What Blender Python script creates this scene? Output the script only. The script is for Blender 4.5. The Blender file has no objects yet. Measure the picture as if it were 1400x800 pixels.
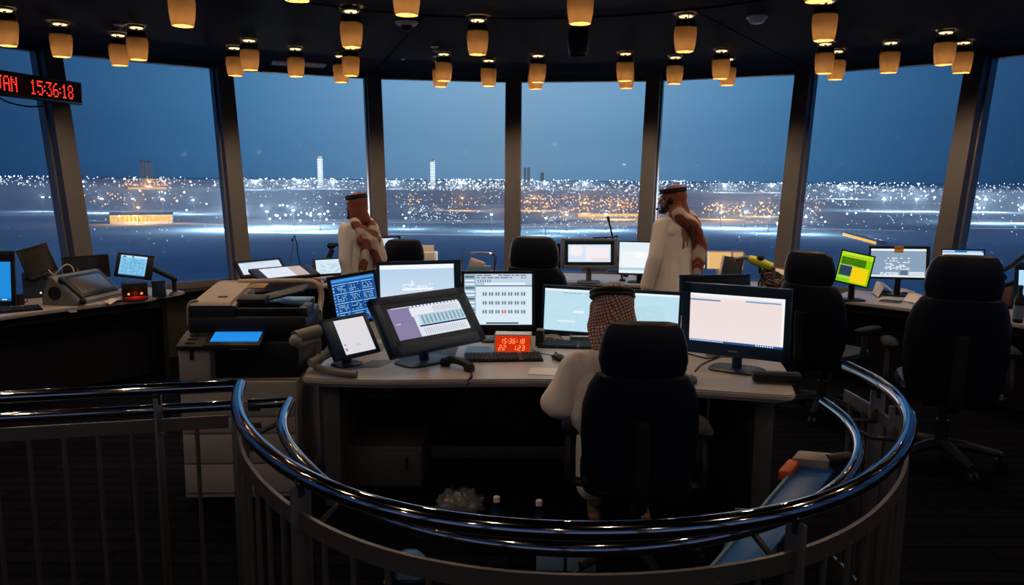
import bpy, bmesh, math, random
import numpy as np
from mathutils import Vector, Matrix, Euler, noise
random.seed(7)
PI = math.pi
col = bpy.context.scene.collection
V = Vector
# ------------------------------------------------------------------ camera
FPX = 1080.0
CAMZ = 1.8
PITCH, ROLL = math.radians(8.2), math.radians(0.45)
CM = Matrix.Rotation(PI/2 - PITCH, 4, 'X') @ Matrix.Rotation(ROLL, 4, 'Z')
cam_d = bpy.data.cameras.new('camera'); cam = bpy.data.objects.new('camera', cam_d); col.objects.link(cam)
cam.matrix_world = Matrix.Translation((0, 0, CAMZ)) @ CM
cam_d.sensor_width = 36; cam_d.lens = FPX/1400*36; cam_d.clip_end = 90000; cam_d.clip_start = .05
bpy.context.scene.camera = cam
def ray(x, y): return CM.to_3x3() @ V(((x-700)/FPX, (400-y)/FPX, -1))
def at_z(x, y, z):
    d = ray(x, y); return V((0, 0, CAMZ)) + d*((z-CAMZ)/d.z)
def at_y(x, y, Y):
    d = ray(x, y); return V((0, 0, CAMZ)) + d*(Y/d.y)
RC = V((0, 3.77, 0))            # centre of the round room
def pol(r, deg, z=0): return V((RC.x + r*math.sin(math.radians(deg)), RC.y + r*math.cos(math.radians(deg)), z))
# ------------------------------------------------------------------ materials
def lin(r, g, b):
    f = lambda c: (c/255/12.92) if c/255 <= .04045 else ((c/255+.055)/1.055)**2.4
    return (f(r), f(g), f(b))
def mat(name, c, rough=.5, metal=0, var=.12, scale=18, bump=0, bscale=60, spec=.5, coat=0, sheen=0):
    m = bpy.data.materials.new(name); m.use_nodes = True
    nt = m.node_tree; n = nt.nodes; l = nt.links; b = n['Principled BSDF']
    tc = n.new('ShaderNodeTexCoord')
    no = n.new('ShaderNodeTexNoise'); no.inputs['Scale'].default_value = scale; no.inputs['Detail'].default_value = 3
    l.new(tc.outputs['Object'], no.inputs['Vector'])
    mp = n.new('ShaderNodeMapRange'); mp.inputs['To Min'].default_value = 1-var; mp.inputs['To Max'].default_value = 1+var
    l.new(no.outputs['Fac'], mp.inputs['Value'])
    mx = n.new('ShaderNodeVectorMath'); mx.operation = 'SCALE'; mx.inputs[0].default_value = c
    l.new(mp.outputs[0], mx.inputs['Scale']); l.new(mx.outputs[0], b.inputs['Base Color'])
    b.inputs['Roughness'].default_value = rough; b.inputs['Metallic'].default_value = metal
    b.inputs['Specular IOR Level'].default_value = spec
    if coat: b.inputs['Coat Weight'].default_value = coat
    if sheen: b.inputs['Sheen Weight'].default_value = sheen
    if bump:
        n2 = n.new('ShaderNodeTexNoise'); n2.inputs['Scale'].default_value = bscale; l.new(tc.outputs['Object'], n2.inputs['Vector'])
        bp = n.new('ShaderNodeBump'); bp.inputs['Strength'].default_value = bump; bp.inputs['Distance'].default_value = .003
        l.new(n2.outputs['Fac'], bp.inputs['Height']); l.new(bp.outputs[0], b.inputs['Normal'])
    return m
def emis(name, c, s, sample=True):
    m = bpy.data.materials.new(name); m.use_nodes = True
    nt = m.node_tree; nt.nodes.clear()
    e = nt.nodes.new('ShaderNodeEmission'); e.inputs[0].default_value = (*c, 1); e.inputs[1].default_value = s
    o = nt.nodes.new('ShaderNodeOutputMaterial'); nt.links.new(e.outputs[0], o.inputs[0])
    if not sample: m.cycles.emission_sampling = 'NONE'
    return m
def screen_mat(name, s=1.0):
    m = bpy.data.materials.new(name); m.use_nodes = True
    nt = m.node_tree; nt.nodes.clear(); N = nt.nodes.new; L = nt.links.new
    a = N('ShaderNodeVertexColor'); a.layer_name = 'pixels'
    e = N('ShaderNodeEmission'); e.inputs[1].default_value = s
    g = N('ShaderNodeBsdfGlossy'); g.inputs['Roughness'].default_value = .25; g.inputs['Color'].default_value = (.03, .03, .03, 1)
    ad = N('ShaderNodeAddShader'); o = N('ShaderNodeOutputMaterial')
    L(a.outputs[0], e.inputs[0]); L(e.outputs[0], ad.inputs[0]); L(g.outputs[0], ad.inputs[1]); L(ad.outputs[0], o.inputs[0])
    return m
M = {}
M['black'] = mat('black plastic', (.008, .010, .014), .45, spec=.28)
M['bluelitplastic'] = mat('bezel plastic tinted by screen glow', (.008, .034, .085), .4, spec=.3)  # blue glow of the screens put into the bezel colour
M['darkgrey'] = mat('dark grey plastic', (.022, .025, .032), .5, spec=.3)
M['midgrey'] = mat('mid grey plastic', (.14, .135, .13), .5)
M['lightgrey'] = mat('light grey plastic', (.27, .255, .25), .5)
M['beige'] = mat('pale beige plastic', (.42, .36, .31), .5)
M['white'] = mat('white plastic', (.62, .61, .60), .45)
M['paper'] = mat('paper', (.55, .50, .47), .8, bump=.2)
M['desk'] = mat('desk laminate', (.36, .345, .34), .34, var=.05)
M['deskedge'] = mat('desk edge band', (.22, .21, .21), .4)
M['deskbody'] = mat('dark console panel', (.008, .009, .013), .6, spec=.2)
M['cab'] = mat('grey cabinet paint', (.055, .055, .06), .5)
M['leather'] = mat('navy leather', (.0028, .0055, .014), .45, bump=.35, bscale=140, spec=.22)
M['blackfab'] = mat('black chair fabric', (.005, .006, .009), .75, bump=.3, bscale=200, spec=.12)
M['metal'] = mat('brushed stainless steel', (.46, .47, .50), .07, 1, var=.06)
M['satin'] = mat('satin stainless steel', (.15, .148, .15), .40, .8, var=.08)
M['chrome'] = mat('chrome', (.6, .6, .62), .15, 1)
M['darkmetal'] = mat('dark metal', (.06, .062, .068), .4, .8)
M['thobe'] = mat('white thobe cotton', (.78, .73, .69), .85, var=.05, bump=.25, bscale=90, sheen=.2)
M['thobeblue'] = mat('pale grey thobe cotton', (.58, .58, .60), .85, var=.05, bump=.25, bscale=90)
M['skin'] = mat('skin', (.30, .16, .10), .55, var=.06)
M['hair'] = mat('black hair', (.012, .010, .010), .6)
M['rope'] = mat('black cord', (.006, .006, .008), .6, bump=.5, bscale=300)
M['pillar'] = mat('mullion paint', (.068, .066, .074), .45)
M['pillaredge'] = mat('mullion gasket', (.20, .20, .21), .35, .4)
M['wall'] = mat('dark wall panel', (.030, .026, .025), .6)
M['ceil'] = mat('ceiling panel', (.022, .021, .023), .85, spec=.12)
M['ceilwhite'] = mat('white fitting plastic', (.85, .85, .85), .5)
M['ceilgap'] = mat('ceiling joint', (.003, .003, .003), .8)
M['vent'] = mat('vent grey', (.75, .75, .76), .5)
M['red'] = mat('red plastic', (.35, .03, .01), .4)
M['orange'] = mat('orange plastic', (.55, .10, .03), .5)
M['blue'] = mat('blue painted steel', (.02, .12, .40), .4)
M['paleblue'] = mat('pale blue plastic', (.11, .21, .34), .4)
M['yellow'] = mat('fluorescent yellow fabric', (.55, .62, .05), .7)
M['orangepost'] = mat('amber sticky note', (.75, .36, .05), .7)
M['brownbox'] = mat('brown card', (.30, .17, .09), .75)
M['scr'] = screen_mat('lit screen', 1.04)
M['lamp'] = emis('lit canopy spot', (1, .62, .30), 2.2)
M['ledred'] = emis('red led', (1, .035, .015), 2.2)
M['ledsmall'] = emis('clock digit led', (1, .22, .08), 1.6)
M['ledpanel'] = emis('lit red clock window', (.80, .035, .004), .75)
M['ledorange'] = emis('orange indicator', (1, .16, .02), 3)
M['ledwhite'] = emis('white indicator', (.7, .85, 1), 1.2)
def glassmat(name, refl=.035, tint=(1, 1, 1)):
    m = bpy.data.materials.new(name); m.use_nodes = True
    nt = m.node_tree; nt.nodes.clear(); N = nt.nodes.new; L = nt.links.new
    t = N('ShaderNodeBsdfTransparent'); t.inputs[0].default_value = (*tint, 1)
    g = N('ShaderNodeBsdfGlossy'); g.inputs['Roughness'].default_value = .01
    f = N('ShaderNodeFresnel'); f.inputs[0].default_value = 1.3
    k = N('ShaderNodeMath'); k.operation = 'MULTIPLY'; k.inputs[1].default_value = refl/.04
    mx = N('ShaderNodeMixShader'); o = N('ShaderNodeOutputMaterial')
    L(f.outputs[0], k.inputs[0]); L(k.outputs[0], mx.inputs[0]); L(t.outputs[0], mx.inputs[1]); L(g.outputs[0], mx.inputs[2]); L(mx.outputs[0], o.inputs[0])
    return m
M['glass'] = glassmat('window glass', .005, (.985, .99, 1))
M['bottle'] = glassmat('clear bottle plastic', .12, (.80, .88, .95))
def shade_mat():
    m = bpy.data.materials.new('amber lamp glass'); m.use_nodes = True
    nt = m.node_tree; nt.nodes.clear(); N = nt.nodes.new; L = nt.links.new
    tc = N('ShaderNodeTexCoord'); no = N('ShaderNodeTexNoise'); no.inputs['Scale'].default_value = 14
    L(tc.outputs['Object'], no.inputs['Vector'])
    r = N('ShaderNodeValToRGB'); r.color_ramp.elements[0].color = (.095, .070, .042, 1); r.color_ramp.elements[1].color = (.120, .094, .062, 1)
    L(no.outputs['Fac'], r.inputs[0])
    t = N('ShaderNodeBsdfTranslucent'); L(r.outputs[0], t.inputs[0])
    d = N('ShaderNodeBsdfDiffuse'); d.inputs[0].default_value = (.05, .025, .01, 1)
    a = N('ShaderNodeAddShader'); o = N('ShaderNodeOutputMaterial')
    L(t.outputs[0], a.inputs[0]); L(d.outputs[0], a.inputs[1]); L(a.outputs[0], o.inputs[0])
    return m
M['shade'] = shade_mat()
def keffiyeh_mat(name, s1, c_dark, c_light, cells=True, band=False):
    """woven check of two yarn colours, wrapped round the head's own axis"""
    m = bpy.data.materials.new(name); m.use_nodes = True
    nt = m.node_tree; N = nt.nodes.new; L = nt.links.new; b = nt.nodes['Principled BSDF']
    tc = N('ShaderNodeTexCoord'); sp = N('ShaderNodeSeparateXYZ'); L(tc.outputs['Object'], sp.inputs[0])
    at = N('ShaderNodeMath'); at.operation = 'ARCTAN2'; L(sp.outputs[0], at.inputs[0]); L(sp.outputs[1], at.inputs[1])
    mu = N('ShaderNodeMath'); mu.operation = 'MULTIPLY'; mu.inputs[1].default_value = .105; L(at.outputs[0], mu.inputs[0])
    cb = N('ShaderNodeCombineXYZ'); L(mu.outputs[0], cb.inputs[0]); L(sp.outputs[2], cb.inputs[1])
    no = N('ShaderNodeTexNoise'); no.inputs['Scale'].default_value = 9; L(tc.outputs['Object'], no.inputs['Vector'])
    ds = N('ShaderNodeVectorMath'); ds.operation = 'SCALE'; ds.inputs['Scale'].default_value = .03; L(no.outputs['Color'], ds.inputs[0])
    ad = N('ShaderNodeVectorMath'); L(cb.outputs[0], ad.inputs[0]); L(ds.outputs[0], ad.inputs[1])
    ro = N('ShaderNodeVectorRotate'); ro.rotation_type = 'Z_AXIS'; ro.inputs['Angle'].default_value = .35; L(ad.outputs[0], ro.inputs[0])
    wv = []
    for d in ('X', 'Y'):
        w = N('ShaderNodeTexWave'); w.bands_direction = d; w.inputs['Scale'].default_value = s1; L(ro.outputs[0], w.inputs['Vector']); wv.append(w)
    mn = N('ShaderNodeMath'); mn.operation = 'MINIMUM'; L(wv[0].outputs['Fac'], mn.inputs[0]); L(wv[1].outputs['Fac'], mn.inputs[1])
    rp = N('ShaderNodeValToRGB'); rp.color_ramp.elements[0].position = .16; rp.color_ramp.elements[0].color = (*c_dark, 1)
    rp.color_ramp.elements[1].position = .38; rp.color_ramp.elements[1].color = (*c_light, 1)
    L(mn.outputs[0], rp.inputs[0]); outc = rp.outputs[0]
    if band:
        n2 = N('ShaderNodeTexWave'); n2.bands_direction = 'DIAGONAL'; n2.inputs['Scale'].default_value = 3.1; n2.inputs['Distortion'].default_value = 3.5
        L(tc.outputs['Object'], n2.inputs['Vector'])
        r2 = N('ShaderNodeValToRGB'); r2.color_ramp.elements[0].position = .55; r2.color_ramp.elements[1].position = .62; L(n2.outputs['Fac'], r2.inputs[0])
        mx = N('ShaderNodeMix'); mx.data_type = 'RGBA'; L(r2.outputs[0], mx.inputs[0]); L(outc, mx.inputs[6]); mx.inputs[7].default_value = (.50, .44, .40, 1)
        outc = mx.outputs[2]
    L(outc, b.inputs['Base Color']); b.inputs['Roughness'].default_value = .9
    return m
M['ghutra'] = keffiyeh_mat('brown and white checked cloth', 22, (.23, .055, .02), (.62, .55, .50))
M['shemagh'] = keffiyeh_mat('red checked cloth', 26, (.17, .028, .014), (.34, .13, .09))
M['shemaghdark'] = keffiyeh_mat('dusky red checked cloth', 26, (.15, .022, .020), (.27, .11, .10))
M['shemagh_tail'] = keffiyeh_mat('red checked cloth with white border', 26, (.17, .028, .014), (.34, .13, .09), band=True)
M['shemaghdark_tail'] = keffiyeh_mat('dusky checked cloth with white border', 26, (.15, .022, .020), (.27, .11, .10), band=True)
# ------------------------------------------------------------------ mesh builder
def rotm(rx=0, ry=0, rz=0): return Euler((math.radians(rx), math.radians(ry), math.radians(rz))).to_matrix().to_4x4()
class MB:
    def __init__(s): s.bm = bmesh.new(); s.cl = None
    def _add(s, fn, mtx=None):
        b2 = bmesh.new(); fn(b2)
        if mtx is not None: bmesh.ops.transform(b2, matrix=mtx, verts=b2.verts)
        me = bpy.data.meshes.new('tmp'); b2.to_mesh(me); b2.free(); s.bm.from_mesh(me); bpy.data.meshes.remove(me); return s
    def box(s, c, size, bevel=0, rot=None, seg=2):
        def fn(b):
            bmesh.ops.create_cube(b, size=1)
            bmesh.ops.scale(b, vec=size, verts=b.verts)
            if bevel: bmesh.ops.bevel(b, geom=b.edges[:], offset=min(bevel, min(size)*.49), segments=seg, affect='EDGES', profile=.5)
        return s._add(fn, Matrix.Translation(c) @ (rot if rot is not None else Matrix()))
    def tube(s, pts, r, n=12, closed=False, cap=True):
        pts = [V(p) for p in pts]; rr = r if isinstance(r, (list, tuple)) else [r]*len(pts)
        rings = []; up = None
        for i, p in enumerate(pts):
            if closed: t = pts[(i+1) % len(pts)] - pts[i-1]
            else: t = pts[min(i+1, len(pts)-1)] - pts[max(i-1, 0)]
            t.normalize()
            if up is None:
                up = V((0, 0, 1)) if abs(t.z) < .9 else V((0, 1, 0))
            a = t.cross(up)
            if a.length < 1e-5: a = t.cross(V((1, 0, 0)))
            a.normalize(); bq = a.cross(t).normalized(); up = bq
            rings.append([p + (a*math.cos(2*PI*k/n) + bq*math.sin(2*PI*k/n))*rr[i] for k in range(n)])
        return s.loft(rings, closed, cap)
    def loft(s, rings, closed=False, cap=True):
        bm = s.bm; vs = [[bm.verts.new(p) for p in r] for r in rings]; n = len(rings[0])
        R = range(len(vs)) if closed else range(len(vs)-1)
        for i in R:
            a, b = vs[i], vs[(i+1) % len(vs)]
            for k in range(n): 
                try: bm.faces.new((a[k], a[(k+1) % n], b[(k+1) % n], b[k]))
                except ValueError: pass
        if cap and not closed:
            bm.faces.new(list(reversed(vs[0]))); bm.faces.new(vs[-1])
        return s
    def cyl(s, p0, p1, r0, r1=None, n=20): return s.tube([p0, p1], [r0, r1 if r1 is not None else r0], n)
    def lathe(s, prof, n=24, mtx=None, cap=True):
        def fn(b):
            rg = [[b.verts.new((r*math.cos(2*PI*k/n), r*math.sin(2*PI*k/n), z)) for k in range(n)] for r, z in prof]
            for i in range(len(rg)-1):
                for k in range(n): b.faces.new((rg[i][k], rg[i][(k+1) % n], rg[i+1][(k+1) % n], rg[i+1][k]))
            if cap: b.faces.new(list(reversed(rg[0]))); b.faces.new(rg[-1])
        return s._add(fn, mtx)
    def prism(s, poly, z0, z1, mtx=None, bevel=0):
        def fn(b):
            lo = [b.verts.new((x, y, z0)) for x, y in poly]; hi = [b.verts.new((x, y, z1)) for x, y in poly]; n = len(poly)
            b.faces.new(list(reversed(lo))); b.faces.new(hi)
            for k in range(n): b.faces.new((lo[k], lo[(k+1) % n], hi[(k+1) % n], hi[k]))
            bmesh.ops.recalc_face_normals(b, faces=b.faces)
            if bevel:
                es = [e for e in b.edges if abs(e.verts[0].co.z - e.verts[1].co.z) < 1e-6]
                bmesh.ops.bevel(b, geom=es, offset=bevel, segments=2, affect='EDGES')
        return s._add(fn, mtx)
    def ball(s, c, r, n=12, mtx=None):
        r = (r, r, r) if not isinstance(r, (tuple, list)) else r
        def fn(b): bmesh.ops.create_uvsphere(b, u_segments=n*2, v_segments=n, radius=1)
        return s._add(fn, Matrix.Translation(c) @ (mtx if mtx is not None else Matrix()) @ Matrix.Diagonal((*r, 1)))
    def xf(s, m): bmesh.ops.transform(s.bm, matrix=m, verts=s.bm.verts); return s
    def build(s, name, m, root=None, world=False, smooth=True, label=None, kind=None, raw=False):
        if not raw: bmesh.ops.recalc_face_normals(s.bm, faces=s.bm.faces)
        if world and root is not None: bmesh.ops.transform(s.bm, matrix=wm(root).inverted(), verts=s.bm.verts)
        me = bpy.data.meshes.new(name); s.bm.to_mesh(me); s.bm.free()
        if smooth and len(me.polygons):
            me.polygons.foreach_set('use_smooth', [True]*len(me.polygons)); 
            try: me.set_sharp_from_angle(angle=math.radians(35))
            except Exception: pass
        me.materials.append(m if not isinstance(m, str) else M[m])
        return link(name, me, root, label, kind)
def link(name, me, root=None, label=None, kind=None):
    o = bpy.data.objects.new(name, me); col.objects.link(o)
    if root is not None: o.parent = root
    if label: o['label'] = label
    if kind: o['kind'] = kind
    return o
def wm(o):
    m = o.matrix_basis.copy()
    while o.parent is not None: o = o.parent; m = o.matrix_basis @ m
    return m
def tag(o, label, cat, group=None, kind=None):
    o['label'] = label; o['category'] = cat
    if group: o['group'] = group
    if kind: o['kind'] = kind
    return o
def thing(name, label, cat, loc=(0, 0, 0), rz=0, group=None, scale=1):
    o = bpy.data.objects.new(name, None); col.objects.link(o); o.empty_display_size = .1
    o.location = loc; o.rotation_euler = (0, 0, math.radians(rz)); o.scale = (scale,)*3
    # matrix_basis follows loc/rot/scale
    return tag(o, label, cat, group)
def dup(root, loc, rz, label, group=None, scale=None):
    r = root.copy(); col.objects.link(r); r.location = loc; r.rotation_euler = (0, 0, math.radians(rz)); r['label'] = label
    if group: r['group'] = group
    if scale: r.scale = (scale,)*3
    for ch in list(root.children):
        c = ch.copy(); col.objects.link(c); c.parent = r
        for g in ch.children:
            d = g.copy(); col.objects.link(d); d.parent = c
    return r
def se_ring(c, w, d, n=28, p=3.0, mtx=None):
    """super-ellipse ring in the local xy plane"""
    out = []
    for k in range(n):
        t = 2*PI*k/n; ct, st = math.cos(t), math.sin(t)
        q = V((w/2*math.copysign(abs(ct)**(2/p), ct), d/2*math.copysign(abs(st)**(2/p), st), 0))
        if mtx is not None: q = mtx @ q
        out.append(V(c) + q)
    return out
def smooth_path(pts, sub=6, closed=False):
    pts = [V(p) for p in pts]; out = []; n = len(pts)
    for i in range(n-1):
        p0, p1, p2, p3 = pts[max(i-1, 0)], pts[i], pts[i+1], pts[min(i+2, n-1)]
        for k in range(sub):
            t = k/sub
            out.append(.5*((2*p1) + (p2-p0)*t + (2*p0-5*p1+4*p2-p3)*t*t + (3*p1-p0-3*p2+p3)*t**3))
    out.append(pts[-1]); return out
# ------------------------------------------------------------------ lit screens
def screen(w, h, bg, rects, frame, root, name='screen', label=None, bg2=None):
    """flat lit panel in FRAME (x right, y up, z out); rects = (x0,y0,x1,y1,colour[,layer]) in 0..1, y down"""
    bm = bmesh.new(); cl = bm.loops.layers.float_color.new('pixels')
    def q(x0, y0, x1, y1, c, z, c2=None):
        P = [((x0-.5)*w, (.5-y1)*h), ((x1-.5)*w, (.5-y1)*h), ((x1-.5)*w, (.5-y0)*h), ((x0-.5)*w, (.5-y0)*h)]
        f = bm.faces.new([bm.verts.new(frame @ V((a, b, z))) for a, b in P])
        for i, lp in enumerate(f.loops): lp[cl] = (*(c2 if (c2 and i < 2) else c), 1)
    q(0, 0, 1, 1, bg, 0, bg2)
    for r in rects: q(*[min(1, max(0, t)) for t in r[:4]], r[4], .0004*(r[5] if len(r) > 5 else 1))
    if root is not None: bmesh.ops.transform(bm, matrix=wm(root).inverted(), verts=bm.verts)
    me = bpy.data.meshes.new(name); bm.to_mesh(me); bm.free(); me.materials.append(M['scr'])
    return link(name, me, root, label)
def fit_rect(corners, depth, yaw0=0, tilt0=8, roll0=0, wy=.25, wt=.6, wr=.5):
    """world pose of a rectangle whose corners (TL,TR,BR,BL) were measured; centre at forward distance DEPTH"""
    C = np.array(corners, float); A = np.array(CM.to_3x3())
    def pose(p):
        cx, cy, ya, ti, ro, w, h = p
        R = Matrix.Rotation(ya, 3, 'Z') @ Matrix.Rotation(PI/2 - ti, 3, 'X') @ Matrix.Rotation(ro, 3, 'Z')
        c = at_y(cx, cy, depth); return c, R, w, h
    def res(p):
        c, R, w, h = pose(p); out = []
        for (sx, sy), m in zip(((-1, 1), (1, 1), (1, -1), (-1, -1)), C):
            q = c + R @ V((sx*w/2, sy*h/2, 0)); l = A.T @ np.array(q - V((0, 0, CAMZ)))
            out += [700 + FPX*l[0]/-l[2] - m[0], 400 - FPX*l[1]/-l[2] - m[1]]
        out += [wy*math.degrees(p[2]-math.radians(yaw0)), wt*math.degrees(p[3]-math.radians(tilt0)), wr*math.degrees(p[4]-math.radians(roll0))]
        return np.array(out)
    k = depth/FPX
    p = np.array([C[:, 0].mean(), C[:, 1].mean(), math.radians(yaw0), math.radians(tilt0), math.radians(roll0), (C[1, 0]-C[0, 0])*k, (C[3, 1]-C[0, 1])*k])
    st = np.array([.5, .5, .01, .01, .01, .003, .003])
    for it in range(30):
        r0 = res(p); J = np.stack([(res(p + np.eye(7)[i]*st[i]) - r0)/st[i] for i in range(7)], 1)
        dp = np.linalg.lstsq(np.vstack([J, np.diag(.02/st)]), np.concatenate([-r0, np.zeros(7)]), rcond=None)[0]
        p = p + dp
        if np.abs(dp/st).max() < 1e-3: break
    c, R, w, h = pose(p)
    F = R.to_4x4(); F.translation = c
    return F, w, h
# ================================================================== the setting
NB = 22; AB = 360/NB; ZC = 2.97; ZS = .70
def Rz(z): return 5.29 + .216*(z-ZS)
def struct(o): o['kind'] = 'structure'; return o
# floor: carpet planks in rows
def carpet():
    m = bpy.data.materials.new('dark ribbed carpet planks'); m.use_nodes = True
    nt = m.node_tree; N = nt.nodes.new; L = nt.links.new; b = nt.nodes['Principled BSDF']
    tc = N('ShaderNodeTexCoord')
    br = N('ShaderNodeTexBrick'); br.inputs['Scale'].default_value = 1; br.inputs['Brick Width'].default_value = .95; br.inputs['Row Height'].default_value = .12
    br.inputs['Mortar Size'].default_value = .012; br.inputs['Color1'].default_value = (.0035, .0045, .009, 1); br.inputs['Color2'].default_value = (.006, .007, .012, 1); br.inputs['Mortar'].default_value = (.002, .002, .004, 1)
    L(tc.outputs['Object'], br.inputs['Vector'])
    no = N('ShaderNodeTexNoise'); no.inputs['Scale'].default_value = 30; L(tc.outputs['Object'], no.inputs['Vector'])
    mx = N('ShaderNodeMix'); mx.data_type = 'RGBA'; mx.blend_type = 'MULTIPLY'; mx.inputs[0].default_value = .6
    L(br.outputs[0], mx.inputs[6]); L(no.outputs['Color'], mx.inputs[7]); L(mx.outputs[2], b.inputs['Base Color'])
    b.inputs['Roughness'].default_value = .9; b.inputs['Specular IOR Level'].default_value = .03
    bp = N('ShaderNodeBump'); bp.inputs['Strength'].default_value = .4; bp.inputs['Distance'].default_value = .004
    L(br.outputs['Fac'], bp.inputs['Height']); bp.invert = True; L(bp.outputs[0], b.inputs['Normal'])
    return m
M['carpet'] = carpet()
mb = MB(); mb.prism([tuple(pol(5.5, AB*k)[:2]) for k in range(NB)][::-1], -.12, 0)
struct(mb.build('floor', 'carpet', smooth=False))
# ceiling: one soffit panel per bay, a recessed ribbed disc in the middle
RI = 2.32
mb = MB()
JOINTS = [-10, -7, -4, -1, 2, 5, 8, 12]
for k0, k1 in zip(JOINTS, JOINTS[1:]):
    n_in = [pol(RI, AB*k0 + .18 + (AB*(k1-k0)-.36)*j/12) for j in range(13)]
    po = [pol(Rz(ZC)+.02, AB*k + (.10 if k == k0 else -.10 if k == k1 else 0)) for k in range(k0, k1+1)]
    mb.prism([tuple(p[:2]) for p in n_in] + [tuple(p[:2]) for p in po[::-1]], ZC, ZC+.05)
struct(mb.build('ceiling', 'ceil', smooth=False))
mb = MB(); mb.prism([tuple(pol(Rz(ZC)+.25, AB*k)[:2]) for k in range(NB)][::-1], ZC+.012, ZC+.2)
struct(mb.build('ceiling_slab', 'ceilgap', smooth=False))
def ribbed():
    m = bpy.data.materials.new('ribbed dark ceiling metal'); m.use_nodes = True
    nt = m.node_tree; N = nt.nodes.new; L = nt.links.new; b = nt.nodes['Principled BSDF']
    tc = N('ShaderNodeTexCoord'); ch = N('ShaderNodeTexWave'); ch.bands_direction = 'X'; ch.inputs['Scale'].default_value = 8
    L(tc.outputs['Object'], ch.inputs['Vector'])
    r = N('ShaderNodeValToRGB'); r.color_ramp.elements[0].color = (.005, .005, .006, 1); r.color_ramp.elements[1].color = (.03, .03, .034, 1); L(ch.outputs['Fac'], r.inputs[0]); L(r.outputs[0], b.inputs['Base Color'])
    b.inputs['Roughness'].default_value = .5
    bp = N('ShaderNodeBump'); bp.inputs['Strength'].default_value = .8; bp.inputs['Distance'].default_value = .006; L(ch.outputs['Fac'], bp.inputs['Height']); L(bp.outputs[0], b.inputs['Normal'])
    return m
M['ribbed'] = ribbed()
mb = MB(); mb.prism([tuple(pol(RI-.03, 360*k/66)[:2]) for k in range(66)][::-1], ZC+.018, ZC+.05)
struct(mb.build('ceiling_disc', 'ribbed', smooth=False))
# ring of sloping glass
WIN = list(range(-11, 11))
mb = MB()
for i in WIN:
    a0, a1 = AB*i, AB*(i+1)
    p = [pol(5.29, a0), pol(5.29, a1), pol(5.45, a1), pol(5.45, a0)]
    mb.prism([tuple(q[:2]) for q in p], -.1, ZS)
struct(mb.build('wall_sill', 'wall', smooth=False))
mb = MB()
for i in WIN:                                                      # ledge under the glass
    a0, a1 = AB*i, AB*(i+1)
    p = [pol(5.18, a0), pol(5.18, a1), pol(5.34, a1), pol(5.34, a0)]
    mb.prism([tuple(q[:2]) for q in p], ZS-.04, ZS-.002)
struct(mb.build('trim_1', 'wall', smooth=False))
def slantbox(a, off0, off1, rin, rout, z0, z1, mb):
    """bar of plan offset off0..off1 (metres sideways) that leans out with the glass at plan angle a"""
    d = pol(1, a) - RC; t = V((d.y, -d.x, 0))
    rings = []
    for z in (z0, z1):
        c = RC + d*Rz(z); c.z = z
        rings.append([c + t*off0 + d*rin, c + t*off1 + d*rin, c + t*off1 + d*rout, c + t*off0 + d*rout])
    mb.loft(rings)
for n, i in enumerate(WIN):
    a0, a1 = AB*i, AB*(i+1); am = (a0+a1)/2
    hw0 = Rz(ZS)*math.sin(math.radians(AB/2)) - .085; hw1 = Rz(ZC)*math.sin(math.radians(AB/2)) - .085
    d = pol(1, am) - RC; t = V((d.y, -d.x, 0)); kk = math.cos(math.radians(AB/2))
    def wp(z, s, off):
        c = RC + d*(Rz(z)*kk + off); c.z = z
        return c + t*s
    def bar(mb, z0, z1, r0, r1):
        f = lambda z: hw0 + (hw1-hw0)*(z-ZS)/(ZC-ZS)
        mb.loft([[wp(z0, -f(z0), r0), wp(z0, f(z0), r0), wp(z0, f(z0), r1), wp(z0, -f(z0), r1)], [wp(z1, -f(z1), r0), wp(z1, f(z1), r0), wp(z1, f(z1), r1), wp(z1, -f(z1), r1)]])
    mb = MB(); bar(mb, ZS-.002, ZS+.05, -.04, .06); bar(mb, ZC-.05, ZC+.03, -.05, .06)
    w = struct(mb.build('window_%d' % (n+1), 'pillar', smooth=False))
    mb = MB(); bar(mb, ZS+.05, ZC-.05, .005, .02)
    mb.build('pane', 'glass', w, smooth=False)
for n, k in enumerate(range(-11, 11)):
    mb = MB(); slantbox(AB*k, -.078, .078, -.24, .06, ZS-.005, ZC+.02, mb)
    o = struct(mb.build('trim_%d' % (n+2), 'pillar', smooth=False))
    mb = MB()
    for s in (-1, 1): slantbox(AB*k, s*.086-.009, s*.086+.009, -.10, .055, ZS-.005, ZC+.02, mb)
    mb.build('gasket', 'pillaredge', o, smooth=False)
# ================================================================== the world outside
wd = bpy.data.worlds.new('dusk'); bpy.context.scene.world = wd; wd.use_nodes = True
nt = wd.node_tree; nt.nodes.clear(); N = nt.nodes.new; L = nt.links.new
tc = N('ShaderNodeTexCoord'); sp = N('ShaderNodeSeparateXYZ'); L(tc.outputs['Generated'], sp.inputs[0])
az = N('ShaderNodeMath'); az.operation = 'ARCTAN2'; L(sp.outputs[0], az.inputs[0]); L(sp.outputs[1], az.inputs[1])
ab = N('ShaderNodeMath'); ab.operation = 'ABSOLUTE'; L(az.outputs[0], ab.inputs[0])
dv = N('ShaderNodeMath'); dv.operation = 'DIVIDE'; dv.inputs[1].default_value = math.radians(40); dv.use_clamp = True; L(ab.outputs[0], dv.inputs[0])
rp = N('ShaderNodeValToRGB'); rp.color_ramp.interpolation = 'B_SPLINE'
E_ = rp.color_ramp.elements
for pos, c in ((0, lin(128, 168, 198)), (.2, lin(118, 162, 198)), (.42, lin(74, 128, 172)), (.62, lin(52, 98, 142)), (.8, lin(38, 76, 118)), (1, lin(27, 56, 92))):
    e = E_[0] if pos == 0 else (E_[len(E_)-1] if pos == 1 else E_.new(pos)); e.position = pos; e.color = (*c, 1)
L(dv.outputs[0], rp.inputs[0])
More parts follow.
